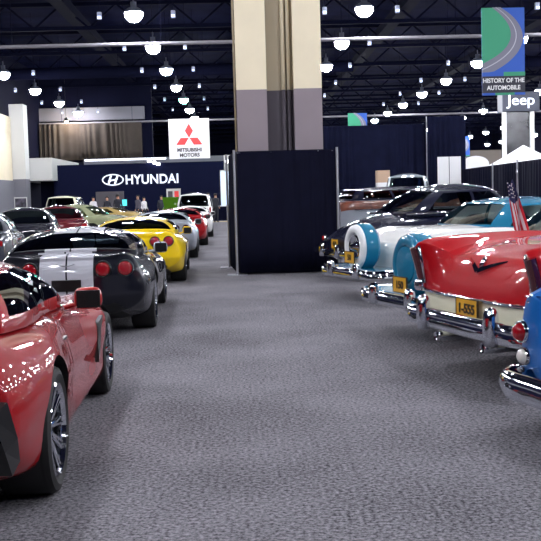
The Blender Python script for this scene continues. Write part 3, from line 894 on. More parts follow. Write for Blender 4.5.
gen_car('dark grey glossy car at the left edge, in the row left of the striped coupe', -5.35, 18.8, -8, sed, scab, M['grey'], **LOW, tails=TL)
gen_car('deep blue car in the inner left row, beyond the dark grey one', -5.6, 24.9, -8, sed, scab, M['black'], **LOW, tails=TL)
gen_car('red car at far left whose roof shows beside the grey column', -8.9, 33.0, -65, sed, scab, M['red'], **LOW, tails=TL)
gen_car('maroon car in the inner left row, beyond the deep blue one', -5.6, 30.7, -14, sed, scab, M['maroon'], **LOW, tails=TL)
gen_car('sage green car parked crosswise before the white truck', -4.5, 37.6, -76, sed, scab, M['olive'], **LOW, tails=TL, glass=M['glass_clear'])
gen_car('tan car far back before the navy wall and visitors', -4.6, 46.0, -80, sed, dict(scab, zt=1.2, dome=.04), M['tan'], **LOW, tails=TL)
gen_car('white truck standing before the navy wall at left', -9.3, 50.5, 0, suv, dict(vcab, zt=1.78), M['cream'], sub=2, step=.3, style='sport', wr=.38, wy=(.95, 3.65), name='truck', cat='truck', tails=[(.8, .9, .08, .3, -.02)], glass=M['glass'])
gen_car('white sport utility vehicle at the far end of the aisle-side row', -2.3, 48.5, -1, suv, vcab, M['white'], sub=2, step=.3, style='sport', wr=.38, wy=(.95, 3.65), name='sport_utility_vehicle', tails=[(.8, .9, .08, .3, -.02)], glass=M['glass'])
gg = gen_car('green car with raised green hood beside the white sport utility vehicle', -3.7, 58.3, 178, sed, scab, M['green'], **LOW, glass=M['glass_clear'])
bm = bmesh.new(); box(bm, -.78, .78, 3.3, 3.34, .9, 1.62); bm.verts.ensure_lookup_table()
for v in bm.verts:
    v.co.x *= 1.0 if v.co.z > 1.4 else .85
    if v.co.z > 1.4: v.co.y += .45
ho = obj('raised_hood', bm, M['green'], gg)

# right-hand background cars
woodsed = [(0.00, .80, .45, .7, .98, 1.0, 1.02), (0.2, .86, .4, .72, 1.02, 1.04, 1.06), (1.5, .90, .34, .72, 1.06, 1.08, 1.1), (3.0, .90, .34, .72, 1.06, 1.08, 1.12), (4.0, .88, .36, .7, 1.04, 1.06, 1.12), (4.7, .80, .42, .68, .94, .92, .98), (4.85, .7, .45, .66, .84, .82, .84)]
woody = [(a, b, c, .72, .4+e*.93, .4+f*.93, .4+g*.93) if a < 3.5 else (a, b, c, .72, e, f, g) for a, b, c, d_, e, f, g in woodsed]
def wcl(yc, v, c, cp, s):
    if v > 8.3 and .4 < yc < 3.2: return 3
    if c.z > 1.14 and yc < 3.4 and v < 8.3: return 2
    return 0
w1 = gen_car('grey station wagon with brown wood panels beyond the rounded navy sedan', 2.45, 25.2, 82, woody, dict(rb=.15, rt=.4, ft=2.8, fb=3.3, zb=1.40, zt=1.66, wb=.80, wt=.66, pillars=(.33, .66), dome=.05), M['silver'],
              name='station_wagon', slots=[('body', M['silver']), ('door', M['silver']), ('wood_panel', M['wood']), ('cabin_interior', M['inter'])], classify=wcl, sub=3, step=.2, roof=M['navy'], glass=glass_mat('brown_car_glass', (.3, .16, .11)))
bm = bmesh.new()
for s in (-1, 1):
    for z in (1.14, 1.38): sweep(bm, [(s*.915, .3, z), (s*.925, 2.0, z), (s*.915, 3.3, z)], circ(.012, 8, .02))
obj('side_trim', bm, M['chrome'], w1)
gen_car('dark red car with low roof behind the wood panelled wagon', 3.9, 29.6, 70, woodsed, dict(scab, rb=1.1, rt=1.5, ft=2.6, fb=3.2, zb=1.1, zt=1.45, zbr=1.1), M['maroon'], sub=2, step=.25)
gen_car('navy car with white highlights farthest at left behind the wagon', 2.0, 33.4, 88, rows1, dict(cab1, sub=3), M['navy'], sub=2, step=.25)
arows = [(r_[0], r_[1], r_[2], r_[3], max(r_[4], 1.20) if r_[0] < 3 else r_[4], max(r_[5], 1.26) if r_[0] < 3 else r_[5], max(r_[6], 1.30) if r_[0] < 3 else r_[6]) for r_ in rows1]
a1 = gen_car('tall silver antique sedan behind the roof of the navy sedan', 6.15, 35.7, 12, arows, dict(rb=.04, rt=.30, ft=2.3, fb=2.6, zb=1.32, zt=2.16, wb=.78, wt=.66, zbr=1.32, dome=.10, pillars=(.45,)), M['silver'], sub=3, step=.2, name='antique_car')

# ------------------------------------------------------------------ people
def person(label, x, y, face, shirt, h=1.75, group=None, arm=0., hairm=None, legs=None):
    root = thing('person', label, 'person', (x, y, 0), face, group)
    k = h/1.75
    V = [(0, 0, .98), (0, 0, 1.18), (0, .01, 1.38), (0, 0, 1.50), (0, -.02, 1.60), (0, -.02, 1.70),
         (.18, 0, 1.42), (.24, .03, 1.15), (.22, -.10-arm, .95+arm*.8), (.21, -.16-arm, .88+arm),
         (-.18, 0, 1.42), (-.25, .03, 1.15), (-.24, -.04, .92), (-.24, -.08, .83),
         (.10, 0, .90), (.11, -.02, .50), (.12, .02, .08), (.12, -.14, .04),
         (-.10, 0, .90), (-.12, .0, .50), (-.13, .05, .08), (-.13, -.11, .04)]
    E = [(0, 1), (1, 2), (2, 3), (3, 4), (4, 5), (2, 6), (6, 7), (7, 8), (8, 9), (2, 10), (10, 11), (11, 12), (12, 13), (0, 14), (14, 15), (15, 16), (16, 17), (0, 18), (18, 19), (19, 20), (20, 21)]
    Rr = [.15, .14, .16, .06, .095, .085, .075, .05, .038, .035, .075, .05, .038, .035, .10, .07, .05, .045, .10, .07, .05, .045]
    me = bpy.data.meshes.new('body'); me.from_pydata([(a*k, b*k, c*k) for a, b, c in V], E, [])
    o = bpy.data.objects.new('body', me); COL.objects.link(o)
    o.modifiers.new('s', 'SKIN'); 
    for i, sv in enumerate(me.skin_vertices[0].data):
        sv.radius = (Rr[i]*k, Rr[i]*k*.85); sv.use_root = (i == 0)
    ms = o.modifiers.new('u', 'SUBSURF'); ms.levels = 1; ms.render_levels = 1
    dg = bpy.context.evaluated_depsgraph_get(); dg.update()
    m2 = bpy.data.meshes.new_from_object(o.evaluated_get(dg)); bpy.data.objects.remove(o)
    for mm in (M['skin'], shirt, legs or M['trousers']): m2.materials.append(mm)
    for p in m2.polygons:
        z = p.center.z/k; p.use_smooth = True
        p.material_index = 0 if z > 1.50 or (z < .93 and abs(p.center.x) > .19*k) else 2 if z < .97 else 1
    o = bpy.data.objects.new('body', m2); COL.objects.link(o); o.parent = root
    bm = bmesh.new(); bmesh.ops.create_icosphere(bm, subdivisions=3, radius=.118*k)
    bmesh.ops.delete(bm, geom=[v for v in bm.verts if v.co.y < -.03*k and v.co.z < .055*k or v.co.z < -.05*k], context='VERTS')
    hr = obj('hair', bm, hairm or M['hair'], root, smooth=True, loc=(0, 0, 1.66*k))
    md = hr.modifiers.new('s', 'SOLIDIFY'); md.thickness = .01
    return root
person('person in a white shirt and dark vest standing left of the visitors by the screen', -9.3, 62.0, .6, M['shirt_white'], arm=.1)
person('person in a dark jacket standing just left of the cyan screen', -8.35, 61.5, -.4, M['shirt_dark'])
person('person in a dark grey jacket standing just right of the cyan screen', -7.0, 56.0, 2.8, M['shirt_dark'], h=1.86, hairm=M['hair'])
person('person in a light top bending near a pale car before the wall lettering', -6.0, 61.0, .9, M['shirt_white'], h=1.66)
person('person in a grey jacket standing below the wall lettering', -6.0, 57.5, -.9, M['shirt_grey'], h=1.78)
person('person in dark clothes standing left of the raised green hood', -4.75, 59.0, .4, M['shirt_dark'], h=1.72)
person('person in dark clothes standing right of the white sport utility vehicle', -1.9, 58.0, .5, M['shirt_dark'], h=1.8)
person('person in black walking at the counter end, right end of the navy wall', -1.5, 59.5, 2.6, M['shirt_dark'], h=1.76)

# ------------------------------------------------------------------ the hall
bm = bmesh.new(); box(bm, -17, 46, -12, 176, -.2, 0); struct('floor', bm, M['carpet'])
bm = bmesh.new(); box(bm, -17, 46, -12, 176, 12.5, 12.7); struct('ceiling', bm, M['ceiling'])
bm = bmesh.new(); box(bm, -17.2, -17, -12, 176, 0, 12.7); struct('wall_left', bm, M['dark'])
bm = bmesh.new(); box(bm, 46, 46.2, -12, 176, 0, 12.7); struct('wall_right', bm, M['dark'])
bm = bmesh.new(); box(bm, -17.2, 46.2, 176, 176.2, 0, 12.7); struct('wall_back', bm, M['dark'])
bm = bmesh.new(); box(bm, -17.2, 46.2, -12.2, -12, 0, 12.7); struct('wall_front', bm, M['dark'])
# roof steel: purlins and trusses
def truss(y, z0, z1):
    bm = bmesh.new()
    box(bm, -17, 46, y-.12, y+.12, z1-.2, z1); box(bm, -17, 46, y-.12, y+.12, z0, z0+.2)
    x = -17
    while x < 45.5:
        sweep(bm, [(x, y, z0+.1), (x+1.5, y, z1-.1)], [(-.05, -.05), (.05, -.05), (.05, .05), (-.05, .05)])
        sweep(bm, [(x+1.5, y, z1-.1), (x+3, y, z0+.1)], [(-.05, -.05), (.05, -.05), (.05, .05), (-.05, .05)]); x += 3
    return bm
for i, yy in enumerate(range(0, 174, 9)):
    o = struct('trim_%d' % (i+51), truss(yy+.5, 10.9, 12.4), M['truss'])
for i, xx in enumerate((-9, 0.5, 9.5, 18.5, 27.5)):
    bm = bmesh.new(); box(bm, xx-.35, xx+.35, -10, 174, 11.6, 12.1); struct('trim_%d' % (i+21), bm, M['truss'])
# long pale ceiling pipes
for i, (yy, zz, rr) in enumerate(((40.0, 7.82, .075), (84.0, 8.15, .08))):
    o = thing('ceiling_pipe', ('long pale pipe crossing the ceiling, the nearer and higher looking one', 'long pale pipe crossing the ceiling, the farther one behind the white sign')[i], 'pipe', (0, yy, zz))
    bm = bmesh.new(); tube(bm, (-16.9, 0, 0), (45.9, 0, 0), rr, 10); obj('pipe_run', bm, M['conduit'], o)
    for xx in range(-15, 46, 6):
        bm = bmesh.new(); tube(bm, (xx, 0, 0), (xx, 0, 12.5-zz), .015, 6); obj('pipe_hanger', bm, M['truss'], o)
# dark ducts
for k, (xx, yy, zz) in enumerate(((-12, 67, 10.2), (20, 67, 10.2))):
    bm = bmesh.new(); tube(bm, (xx-4, yy, 0), (xx+20, yy, 0), .4, 16)
    for q in range(0, 24, 4): tube(bm, (xx-4+q, yy, 0), (xx-4+q+.1, yy, 0), .44, 16)
    for q in (0, 8, 16, 23): tube(bm, (xx-4+q, yy, .3), (xx-4+q, yy, 12.48-zz), .02, 6)
    o = obj('air_duct', bm, M['truss'], loc=(0, 0, zz)); tag(o, ('dark round air duct under the ceiling at left', 'dark round air duct under the ceiling at right')[k], 'duct')

# high bay lamps
LX = [-13.3, -4.0, 5.2, 14.0, 23.0, 32.0, 41.0]
LY = [39.4-8.6*5+8.6*k for k in range(20)]
def make_lamp(green=False):
    root = thing('ceiling_light', 'round white high bay lamp hanging from the dark hall ceiling', 'ceiling light', (0, 0, 0), 0, 'high bay lamps in rows under the ceiling')
    bm = bmesh.new(); lathe(bm, [(.002, -.14), (.15, -.12), (.28, -.03), (.35, .12), (.36, .24), (.32, .26), (.002, .26)], 20, axis='Z')
    obj('lens', bm, M['lens_green'] if green else M['lens'], root, smooth=True)
    bm = bmesh.new(); lathe(bm, [(.375, .22), (.375, .27), (.24, .40), (.12, .46), (.12, .66), (.03, .68), (.03, .9)], 20, axis='Z')
    obj('housing', bm, M['shade'], root, smooth=True)
    bm = bmesh.new(); tube(bm, (0, 0, .88), (0, 0, 12.5-8.72), .012, 6)
    obj('suspension_rod', bm, M['truss'], root)
    return root
lamp0 = None
for ix, xx in enumerate(LX):
    for iy, yy in enumerate(LY):
        if xx < -5 and yy > 83.5: continue
        if yy > 122 and xx < 14: continue
        if abs(xx+4.0) < .1 and abs(yy-73.8) < 1: 
            g = make_lamp(True); g.location = (xx, yy, 8.72); g['label'] = 'green tinted high bay lamp above the white hanging sign'; del g['group']; continue
        if lamp0 is None: o = lamp0 = make_lamp()
        else: o = copy_tree(lamp0)
        o.location = (xx, yy, 8.72)
        for c in o.children:
            pass
# paired small floodlights beside the big lamps
def make_small():
    root = thing('floodlight', 'small square floodlight hanging beside the big ceiling lamps', 'floodlight', (0, 0, 0), 0, 'small floodlights between the high bay lamps')
    boxobj('floodlight_housing', -.09, .09, -.08, .08, 0, .3, M['shade'], root, bev=.02)
    boxobj('floodlight_lens', -.07, .07, -.095, -.08, .02, .13, M['lens_small'], root)
    bm = bmesh.new(); tube(bm, (0, 0, .28), (0, 0, 3.6), .012, 6); obj('suspension_rod', bm, M['truss'], root)
    return root
s0 = make_small(); first = True
for xx in LX[:4]:
    for yy in LY[5:11]:
        if xx < -5 and yy > 83: continue
        for dx in (-1.5, 1.5):
            o = s0 if first else copy_tree(s0); first = False
            o.location = (xx+dx, yy+1.0, 8.9)

# ------------------------------------------------------------------ central pillar and its drape enclosure
def pillar():
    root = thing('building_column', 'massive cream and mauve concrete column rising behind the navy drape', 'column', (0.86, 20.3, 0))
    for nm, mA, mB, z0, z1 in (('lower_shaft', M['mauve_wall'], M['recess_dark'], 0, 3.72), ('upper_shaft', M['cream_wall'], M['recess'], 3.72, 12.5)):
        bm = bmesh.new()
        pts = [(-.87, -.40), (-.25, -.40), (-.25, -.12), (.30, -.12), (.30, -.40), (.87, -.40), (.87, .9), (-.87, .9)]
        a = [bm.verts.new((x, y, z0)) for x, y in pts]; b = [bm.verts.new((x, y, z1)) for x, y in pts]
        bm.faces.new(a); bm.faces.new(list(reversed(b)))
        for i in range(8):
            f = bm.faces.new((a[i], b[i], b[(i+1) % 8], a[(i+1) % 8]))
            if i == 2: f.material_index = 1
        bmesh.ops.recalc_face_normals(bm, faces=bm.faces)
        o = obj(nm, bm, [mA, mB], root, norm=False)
        for i, px in enumerate((.10, .21)):
            bm = bmesh.new(); tube(bm, (px, -.20, z0), (px, -.20, z1), .04-.006*i, 14)
            obj('downpipe', bm, mB if z0 == 0 else M['cream_wall'], root, smooth=True)
    bm = bmesh.new(); tube(bm, (-.90, -.30, 0), (-.90, -.30, 12.4), .022, 10); obj('conduit', bm, M['recess'], root, smooth=True)
pillar()

def drape(name, label, pts, z0, z1, m, cat='drape', pleat=.11, amp=.035, group=None, top_var=None, poles=True, per=3.0, polemat=None, hem=True, seed=1, pout=-.02):
    """pleated curtain following a plan polyline, hung between upright poles"""
    rnd = random.Random(seed)
    P = [Vector((p[0], p[1], 0)) for p in pts]
    L = sum((P[i+1]-P[i]).length for i in range(len(P)-1))
    root = thing(name, label, cat, (P[0].x, P[0].y, 0), 0, group)
    n = max(8, int(L/pleat*8))
    if n > 1600: n = 1600
    line = []; 
    def at(s):
        for i in range(len(P)-1):
            d = (P[i+1]-P[i]).length
            if s <= d or i == len(P)-2:
                t = (P[i+1]-P[i]).normalized(); return P[i]+t*min(s, d), Vector((t.y, -t.x, 0))
            s -= d
    ph = 0; zs = [0, .25, .5, .75, .93, .985, 1]
    bm = bmesh.new(); prev = None
    for i in range(n+1):
        s = L*i/n; p, nn = at(s)
        ph += 2*PI/8*(1+.45*math.sin(s*2.1)+.25*rnd.uniform(-1, 1))
        a2 = amp*(.7+.5*math.sin(s*1.3+1))
        col = []
        for z in zs:
            k = 1-.55*z if z < .97 else .25
            off = math.sin(ph)*a2*k+.01*math.sin(ph*.37+z*3)
            q = p+nn*(off+amp*1.2)-P[0]
            col.append(bm.verts.new((q.x, q.y, z0+(z1-z0)*z+(.008*math.sin(s*3+1) if z == 0 else 0))))
        if prev:
            for j in range(len(zs)-1): bm.faces.new((prev[j], col[j], col[j+1], prev[j+1]))
        prev = col
    o = obj('drape_cloth', bm, m, root, smooth=True)
    md = o.modifiers.new('s', 'SOLIDIFY'); md.thickness = .006
    if poles:
        k = max(1, round(L/per))
        ss = [L*i/k for i in range(k+1)]
        if len(P) > 2:
            ss = [0]; a = 0
            for i in range(len(P)-1): a += (P[i+1]-P[i]).length; ss.append(a)
        for s in ss:
            p, nn = at(min(s, L-1e-4)); p = p-P[0]+nn*pout
            bm = bmesh.new(); tube(bm, (p.x, p.y, 0.01), (p.x, p.y, z1+.03), .024, 12)
            po = obj('upright_pole', bm, polemat or M['pole'], root, smooth=False)
            if z0 < .5:
                bm = bmesh.new(); box(bm, p.x-.2, p.x+.2, p.y-.2, p.y+.2, 0, .012); obj('base_plate', bm, M['pole'], po)
        bm = bmesh.new()
        for i in range(len(P)-1):
            a, b = P[i]-P[0], P[i+1]-P[0]; tube(bm, (a.x, a.y, z1-.03), (b.x, b.y, z1-.03), .016, 8)
        obj('cross_bar', bm, polemat or M['pole'], root)
    return root
drape('drape_booth', 'square navy drape enclosure on poles around the foot of the big column', [(-.20, 21.5), (-.02, 19.42), (1.95, 19.42), (2.08, 21.5)], .03, 2.46, M['drape'], pleat=.14, amp=.022, seed=4, pout=.075)
# right hand drapes
drape('tall_drape', 'tall dark blue drape wall behind the right row, from column to white pole', [(3.8, 46.0), (8.75, 46.0)], 1.0, 4.72, M['drape_far'], pleat=.35, amp=.08, seed=2, per=5)
drape('tall_drape', 'taller dark blue drape wall right of the white pole, above white panels', [(8.8, 45.4), (10.6, 45.4)], 1.0, 5.0, M['drape_far'], pleat=.35, amp=.08, seed=3, per=1.8)
drape('low_drape', 'lower black drape run on silver poles below the white tent', [(10.3, 45.0), (9.75, 30.0), (9.7, 24.0)], .03, 2.5, M['drape'], pleat=.3, amp=.06, seed=5, poles=False)
for i, (px, d) in enumerate(((491, 37.5), (513, 33.6), (539, 30.2))):
    bm = bmesh.new(); xx = (9.82, 9.66, 9.52)[i]
    tube(bm, (xx, d, 0), (xx, d, 2.56), .03, 10); box(bm, xx-.2, xx+.2, d-.2, d+.2, 0, .015)
    tag(obj('drape_pole', bm, M['pole']), ('silver pole of the low drape run, farthest left', 'silver pole of the low drape run, just left of the flag', 'silver pole of the low drape run at the right edge')[i], 'pole')

# ------------------------------------------------------------------ far left structures
bm = bmesh.new(); box(bm, -14.0, -1.15, 74, 74.3, 0, 4.25); struct('wall_display', bm, M['hyundai'])
ht = thing('wall_sign', 'large white illuminated brand lettering with oval emblem on the navy wall', 'sign', (-6.45, 73.95, 3.0))
text_obj('sign_lettering', 'HYUNDAI', .98, M['letters'], ht, (-.15, 0, 0), ext=.03, sx=.90, bold=.02, space=1.04)
bm = bmesh.new()
def ell_ring(bm, cx, cz, a, b, t, y0, y1, n=40, rot=0):
    prev = None; first = None
    for i in range(n+1):
        an = 2*PI*(i % n)/n
        ring = []
        for (aa, bb, yy) in ((a, b, y0), (a-t, b-t, y0), (a-t, b-t, y1), (a, b, y1)):
            x = aa*math.cos(an); z = bb*math.sin(an); ring.append((cx+x, yy, cz+z))
        if i == n: ring = first
        else:
            ring = [bm.verts.new(p) for p in ring]
            if i == 0: first = ring
        if prev:
            for j in range(4): bm.faces.new((prev[j], prev[(j+1) % 4], ring[(j+1) % 4], ring[j]))
        prev = ring
ell_ring(bm, -3.10, .05, .82, .44, .09, -.03, .03)
sweep(bm, [(-3.45, 0, -.30), (-3.37, 0, -.05), (-3.23, 0, .38)], [(-.07, -.03), (.07, -.03), (.07, .03), (-.07, .03)], up=Vector((0, 1, 0)))
sweep(bm, [(-2.97, 0, -.30), (-2.83, 0, .12), (-2.73, 0, .36)], [(-.07, -.03), (.07, -.03), (.07, .03), (-.07, .03)], up=Vector((0, 1, 0)))
sweep(bm, [(-3.45, 0, -.08), (-3.20, 0, .02), (-2.97, 0, .04), (-2.75, 0, .14)], [(-.06, -.03), (.06, -.03), (.06, .03), (-.06, .03)], up=Vector((0, 1, 0)))
obj('oval_emblem', bm, M['letters'], ht)

# beige upper wall strip behind and above the display wall
bm = bmesh.new(); box(bm, -12.0, .2, 76.0, 76.4, 3.6, 4.75); struct('trim_31', bm, M['greywall'])
bm = bmesh.new(); box(bm, -1.15, .3, 74.5, 75, 0, 4.7); struct('trim_32', bm, M['offwhite'])
for i, (xx, zz) in enumerate(((-6.75, 4.75), (-6.4, 4.62), (-6.1, 4.5), (-.9, 4.55))):
    bm = bmesh.new(); box(bm, -.13, .13, -.1, .1, 0, .2, bev=.03)
    o = thing('stage_light', 'small bright spotlight on top of the navy wall', 'light', (xx-.0, 73.9, zz-.45), 0, 'spotlights on the navy wall edge')
    obj('lens', bm, mat('stage_lens', (255, 255, 255), emit=(245, 248, 255), es=12) if i == 0 else bpy.data.materials['stage_lens'], o)
    boxobj('stage_light_bracket', -.03, .03, .1, .16, -.03, .1, M['trim'], o)

# left column and balcony
bm = bmesh.new(); box(bm, -16.2, -15.2, 70, 71.3, 0, 3.2, 0); struct('trim_33', bm, M['greywall'])
bm = bmesh.new(); box(bm, -16.2, -15.2, 70, 71.3, 3.2, 8.5, 0); struct('trim_34', bm, M['offwhite'])
bm = bmesh.new(); box(bm, -17, -16.0, 60, 69.9, 0, 3.1); struct('trim_35', bm, M['greywall'])
bm = bmesh.new(); box(bm, -17, -16.1, 60, 69.9, 3.1, 7.6); struct('trim_36', bm, M['cream_wall'])
bm = bmesh.new(); box(bm, -16.6, -13.7, 72.0, 84, 3.1, 4.75); struct('trim_37', bm, M['offwhite'])
bm = bmesh.new(); box(bm, -12.2, -7.5, 84.0, 84.6, 4.4, 4.95)
box(bm, -11.4, -8.0, 84.3, 84.5, 8.4, 9.0); struct('trim_38', bm, M['greywall'])
bm = bmesh.new(); box(bm, -15.2, -13.7, 75, 75.3, 0, 3.2); struct('trim_39', bm, M['dark'])
# wall washer strip above the navy wall
bm = bmesh.new(); box(bm, -11.8, -5.6, 75.2, 75.4, 4.55, 4.68)
tag(obj('light_strip', bm, M['strip']), 'long thin light strip along the top of the navy wall', 'light strip')
drape('brown_drape', 'brown curtain lit warm at its centre, high above the navy wall', [(-17.0+.1, 84.0), (-8.2, 84.0)], 5.0, 8.1, M['drape_brown'], pleat=.5, amp=.17, seed=8, poles=False)
bm = bmesh.new(); box(bm, -17, -7.4, 85.0, 85.4, 4.9, 12.4); struct('wall_balcony', bm, M['dark'])
bm = bmesh.new(); box(bm, -17.0, -8.0, 84.5, 84.9, 8.4, 9.5); struct('trim_40', bm, M['greywall'])
lt = thing('curtain_spotlight', 'small warm spotlight above the brown curtain', 'light', (-14.4, 82.8, 8.3))
bm = bmesh.new(); tube(bm, (0, 0, 0), (0, .12, -.12), .12, 14); obj('spotlight_lens', bm, M['spot'], lt)
bm = bmesh.new(); tube(bm, (0, -.15, .16), (0, -.02, .01), .14, 14); tube(bm, (0, -.1, .1), (0, -.1, 4.2), .02, 6); obj('spotlight_housing', bm, M['trim'], lt)

# hanging square sign
ms = thing('hanging_sign', 'white square hanging brand sign with three red diamonds', 'sign', (-3.0, 60.0, 3.95))
boxobj('sign_panel', -1.24, 1.24, 0, .25, 0, 2.42, M['signwhite'], ms)
def rhomb(c, a, b, ang):
    pts = [(0, -a), (b, 0), (0, a), (-b, 0)]
    return [(c[0]+x*math.cos(ang)-z*math.sin(ang), c[1]+x*math.sin(ang)+z*math.cos(ang)) for x, z in pts]
cz = 1.26; a_ = .44
poly_prism('diamond', [(0, cz), (.25, cz+.43), (0, cz+.86), (-.25, cz+.43)], -.03, 0, M['logo_red'], ms)
poly_prism('diamond', [(0.02, cz), (.52, cz), (.80, cz-.42), (.28, cz-.42)], -.03, 0, M['logo_red'], ms)
poly_prism('diamond', [(-.02, cz), (-.52, cz), (-.80, cz-.42), (-.28, cz-.42)], -.03, 0, M['logo_red'], ms)
text_obj('sign_lettering', 'MITSUBISHI', .30, M['logo_grey'], ms, (0, -.03, .52), sx=1.0, bold=.010)
text_obj('sign_lettering', 'MOTORS', .30, M['logo_grey'], ms, (0, -.03, .20), sx=1.0, bold=.010)
bm = bmesh.new()
for xx in (-1.0, 1.0): tube(bm, (xx, .12, 2.4), (xx, .12, 8.5), .012, 6)
obj('suspension_cables', bm, M['truss'], ms)

# banners
def banner(label, x, y, z0=4.45, w=1.33, h=2.66):
    b = thing('hanging_banner', label, 'banner', (x, y, z0))
    boxobj('banner_cloth', -w/2, w/2, 0, .02, 0, h, M['banner_blue'], b)
    cap = .70
    # green field bounded by the curve of the road
    def curve(t, off):   # t 0..1 from top centre to lower left
        p0, p1, p2, p3 = (-.22+off*.6, h), (.62+off, h-.55), (.75+off, 1.35-off*.6), (-.665, cap+.08-off*.9)
        u = 1-t
        return tuple(u**3*p0[i]+3*u*u*t*p1[i]+3*u*t*t*p2[i]+t**3*p3[i] for i in (0, 1))
    def clampx(p): return (max(-w/2, min(w/2, p[0])), max(cap, min(h, p[1])))
    def band(o0, o1, y0, m, nm):
        A = [clampx(curve(i/24, o0)) for i in range(25)]; B = [clampx(curve(i/24, o1)) for i in range(25)]
        bm = bmesh.new()
        va = [bm.verts.new((x_, y0, z_)) for x_, z_ in A]; vb = [bm.verts.new((x_, y0, z_)) for x_, z_ in B]
        for i in range(24):
            try: bm.faces.new((va[i], va[i+1], vb[i+1], vb[i]))
            except Exception: pass
        o = obj(nm, bm, m, b); md = o.modifiers.new('s', 'SOLIDIFY'); md.thickness = .003
    A = [clampx(curve(i/24, -.14)) for i in range(25)]
    poly_prism('green_field', [(-w/2, h)]+A+[(-w/2, cap+.2)], -.006, 0, M['banner_green'], b)
    band(-.20, .24, -.010, M['banner_grey'], 'road_shape')
    band(-.02, .01, -.016, M['banner_lite'], 'road_line')
    boxobj('caption_panel', -w/2, w/2, -.02, 0, 0, cap, M['banner_dark'], b)
    boxobj('blue_stripe', -w/2, 0, -.03, -.02, cap-.12, cap, M['banner_blue'], b)
    boxobj('green_stripe', 0, w/2, -.03, -.02, cap-.12, cap, M['banner_green'], b)
    boxobj('blue_stripe', -w/2, w/2, -.03, -.02, 0, .07, M['banner_blue'], b)
    boxobj('green_stripe', -w*.2, w*.25, -.035, -.02, .0, .07, M['banner_green'], b)
    text_obj('caption', 'HISTORY OF THE', .185, M['white_flat'], b, (0, -.025, .44), ext=.004, bold=.004, sx=.90)
    text_obj('caption', 'AUTOMOBILE', .185, M['white_flat'], b, (0, -.025, .22), ext=.004, bold=.004, sx=.90)
    bm = bmesh.new(); tube(bm, (-w/2, .01, h), (w/2, .01, h), .02, 8)
    for xx in (-w/2+.05, w/2-.05): tube(bm, (xx, .01, h), (xx, .01, 12.5-z0), .008, 6)
    obj('banner_rod', bm, M['truss'], b)
    return b
banner('large hanging banner with green field and curving road, reading HISTORY OF THE AUTOMOBILE', 8.22, 30.0)
banner('smaller hanging green and blue banner just right of the column', 8.35, 68.0)
banner('tiny far hanging green and blue banner above the tent side', 23.4, 101.0)

# Jeep display tower
jt = thing('display_tower', 'dark grey display tower with white posts reading Jeep, at upper right', 'display tower', (17.35, 60.0, 0))
boxobj('sign_box', -1.15, 1.15, -.6, .6, 6.25, 7.45, mat('tower_grey', (66, 70, 84), rough=.5), jt, bev=.04)
text_obj('sign_lettering', 'Jeep', .9, M['letters'], jt, (0, -.62, 6.92), sx=1.1, bold=.008)
for xx in (-1.0, .72):
    boxobj('corner_post', xx-.12, xx+.12, -.5, -.3, 0, 6.25, M['white_flat'], jt)
boxobj('smoked_panel', -.88, .60, -.3, .3, 0, 6.25, mat('smoked_panel', (64, 64, 66), rough=.15, metal=.6, noise=.7, nscale=1.3), jt)

# white tent
tn = thing('canopy_tent', 'white peaked canopy tent rising behind the low black drape', 'tent', (14.7, 50.0, 0))
bm = bmesh.new()
N = 8
def roofpt(a, q):
    c = [(-1.6, -1.6), (1.6, -1.6), (1.6, 1.6), (-1.6, 1.6)]
    k = int(a) % 4; t = a-int(a); x = c[k][0]*(1-t)+c[(k+1) % 4][0]*t; y = c[k][1]*(1-t)+c[(k+1) % 4][1]*t
    return Vector((x*q, y*q, 2.75+1.05*(1-q)**1.12+(.0 if q < 1 else -.0)))
rings = [[bm.verts.new(roofpt(i/4, q)) for i in range(16)] for q in (1, .8, .6, .4, .2, .02)]
val = [bm.verts.new(v.co+Vector((0, 0, -.25))) for v in rings[0]]
for A, B in [(val, rings[0])]+list(zip(rings[:-1], rings[1:])):
    for i in range(16): bm.faces.new((A[i], A[(i+1) % 16], B[(i+1) % 16], B[i]))
bm.faces.new(rings[-1])
o = obj('canopy', bm, M['tent'], tn); md = o.modifiers.new('s', 'SOLIDIFY'); md.thickness = .01
for xx in (-1.55, 1.55):
    for yy in (-1.55, 1.55): boxobj('leg', xx-.03, xx+.03, yy-.03, yy+.03, 0, 2.74, M['pole'], tn)
# white domed cover left of the tent
dm = thing('white_backdrop', 'white rounded backdrop screen left of the tent, above the black drape', 'backdrop', (13.3, 54.5, 0))
pts = [(-.75, 0), (.75, 0), (.75, 3.0)]+[(.75*math.cos(a), 3.0+.45*math.sin(a)) for a in [PI*i/12 for i in range(1, 12)]]+[(-.75, 3.0)]
poly_prism('backdrop_panel', pts, -.1, .1, M['tent'], dm)
boxobj('backdrop_foot', -.7, .7, -.35, .35, 0, .05, M['pole'], dm)
bm = bmesh.new(); box(bm, 25.2, 29.3, 108, 108.4, 0, 5.9); struct('wall_partition', bm, mat('taupe_wall', (120, 112, 104), rough=.8))
# white display panels
for i, xx in enumerate((8.42, 8.92)):
    pp = thing('exhibition_board', ('white display panel, left one of the pair before the dark drape', 'white display panel, right one of the pair before the dark drape')[i], 'panel', (xx, 40.0, 0))
    boxobj('panel_board', -.23, .23, -.03, .03, .1, 2.95, M['white_flat'], pp)
    boxobj('panel_foot', -.22, .22, -.25, .25, 0, .1, M['pole'], pp)
bx = thing('stacked_cartons', 'tan carton above a white one beside the tall silver antique sedan', 'carton', (6.2, 42.0, 0))
boxobj('tan_carton', -.27, .27, -.3, .3, 1.98, 2.5, mat('tan_card', (196, 166, 140), rough=.8), bx)
boxobj('white_carton', -.27, .27, -.3, .3, .0, 1.98, M['white_flat'], bx)

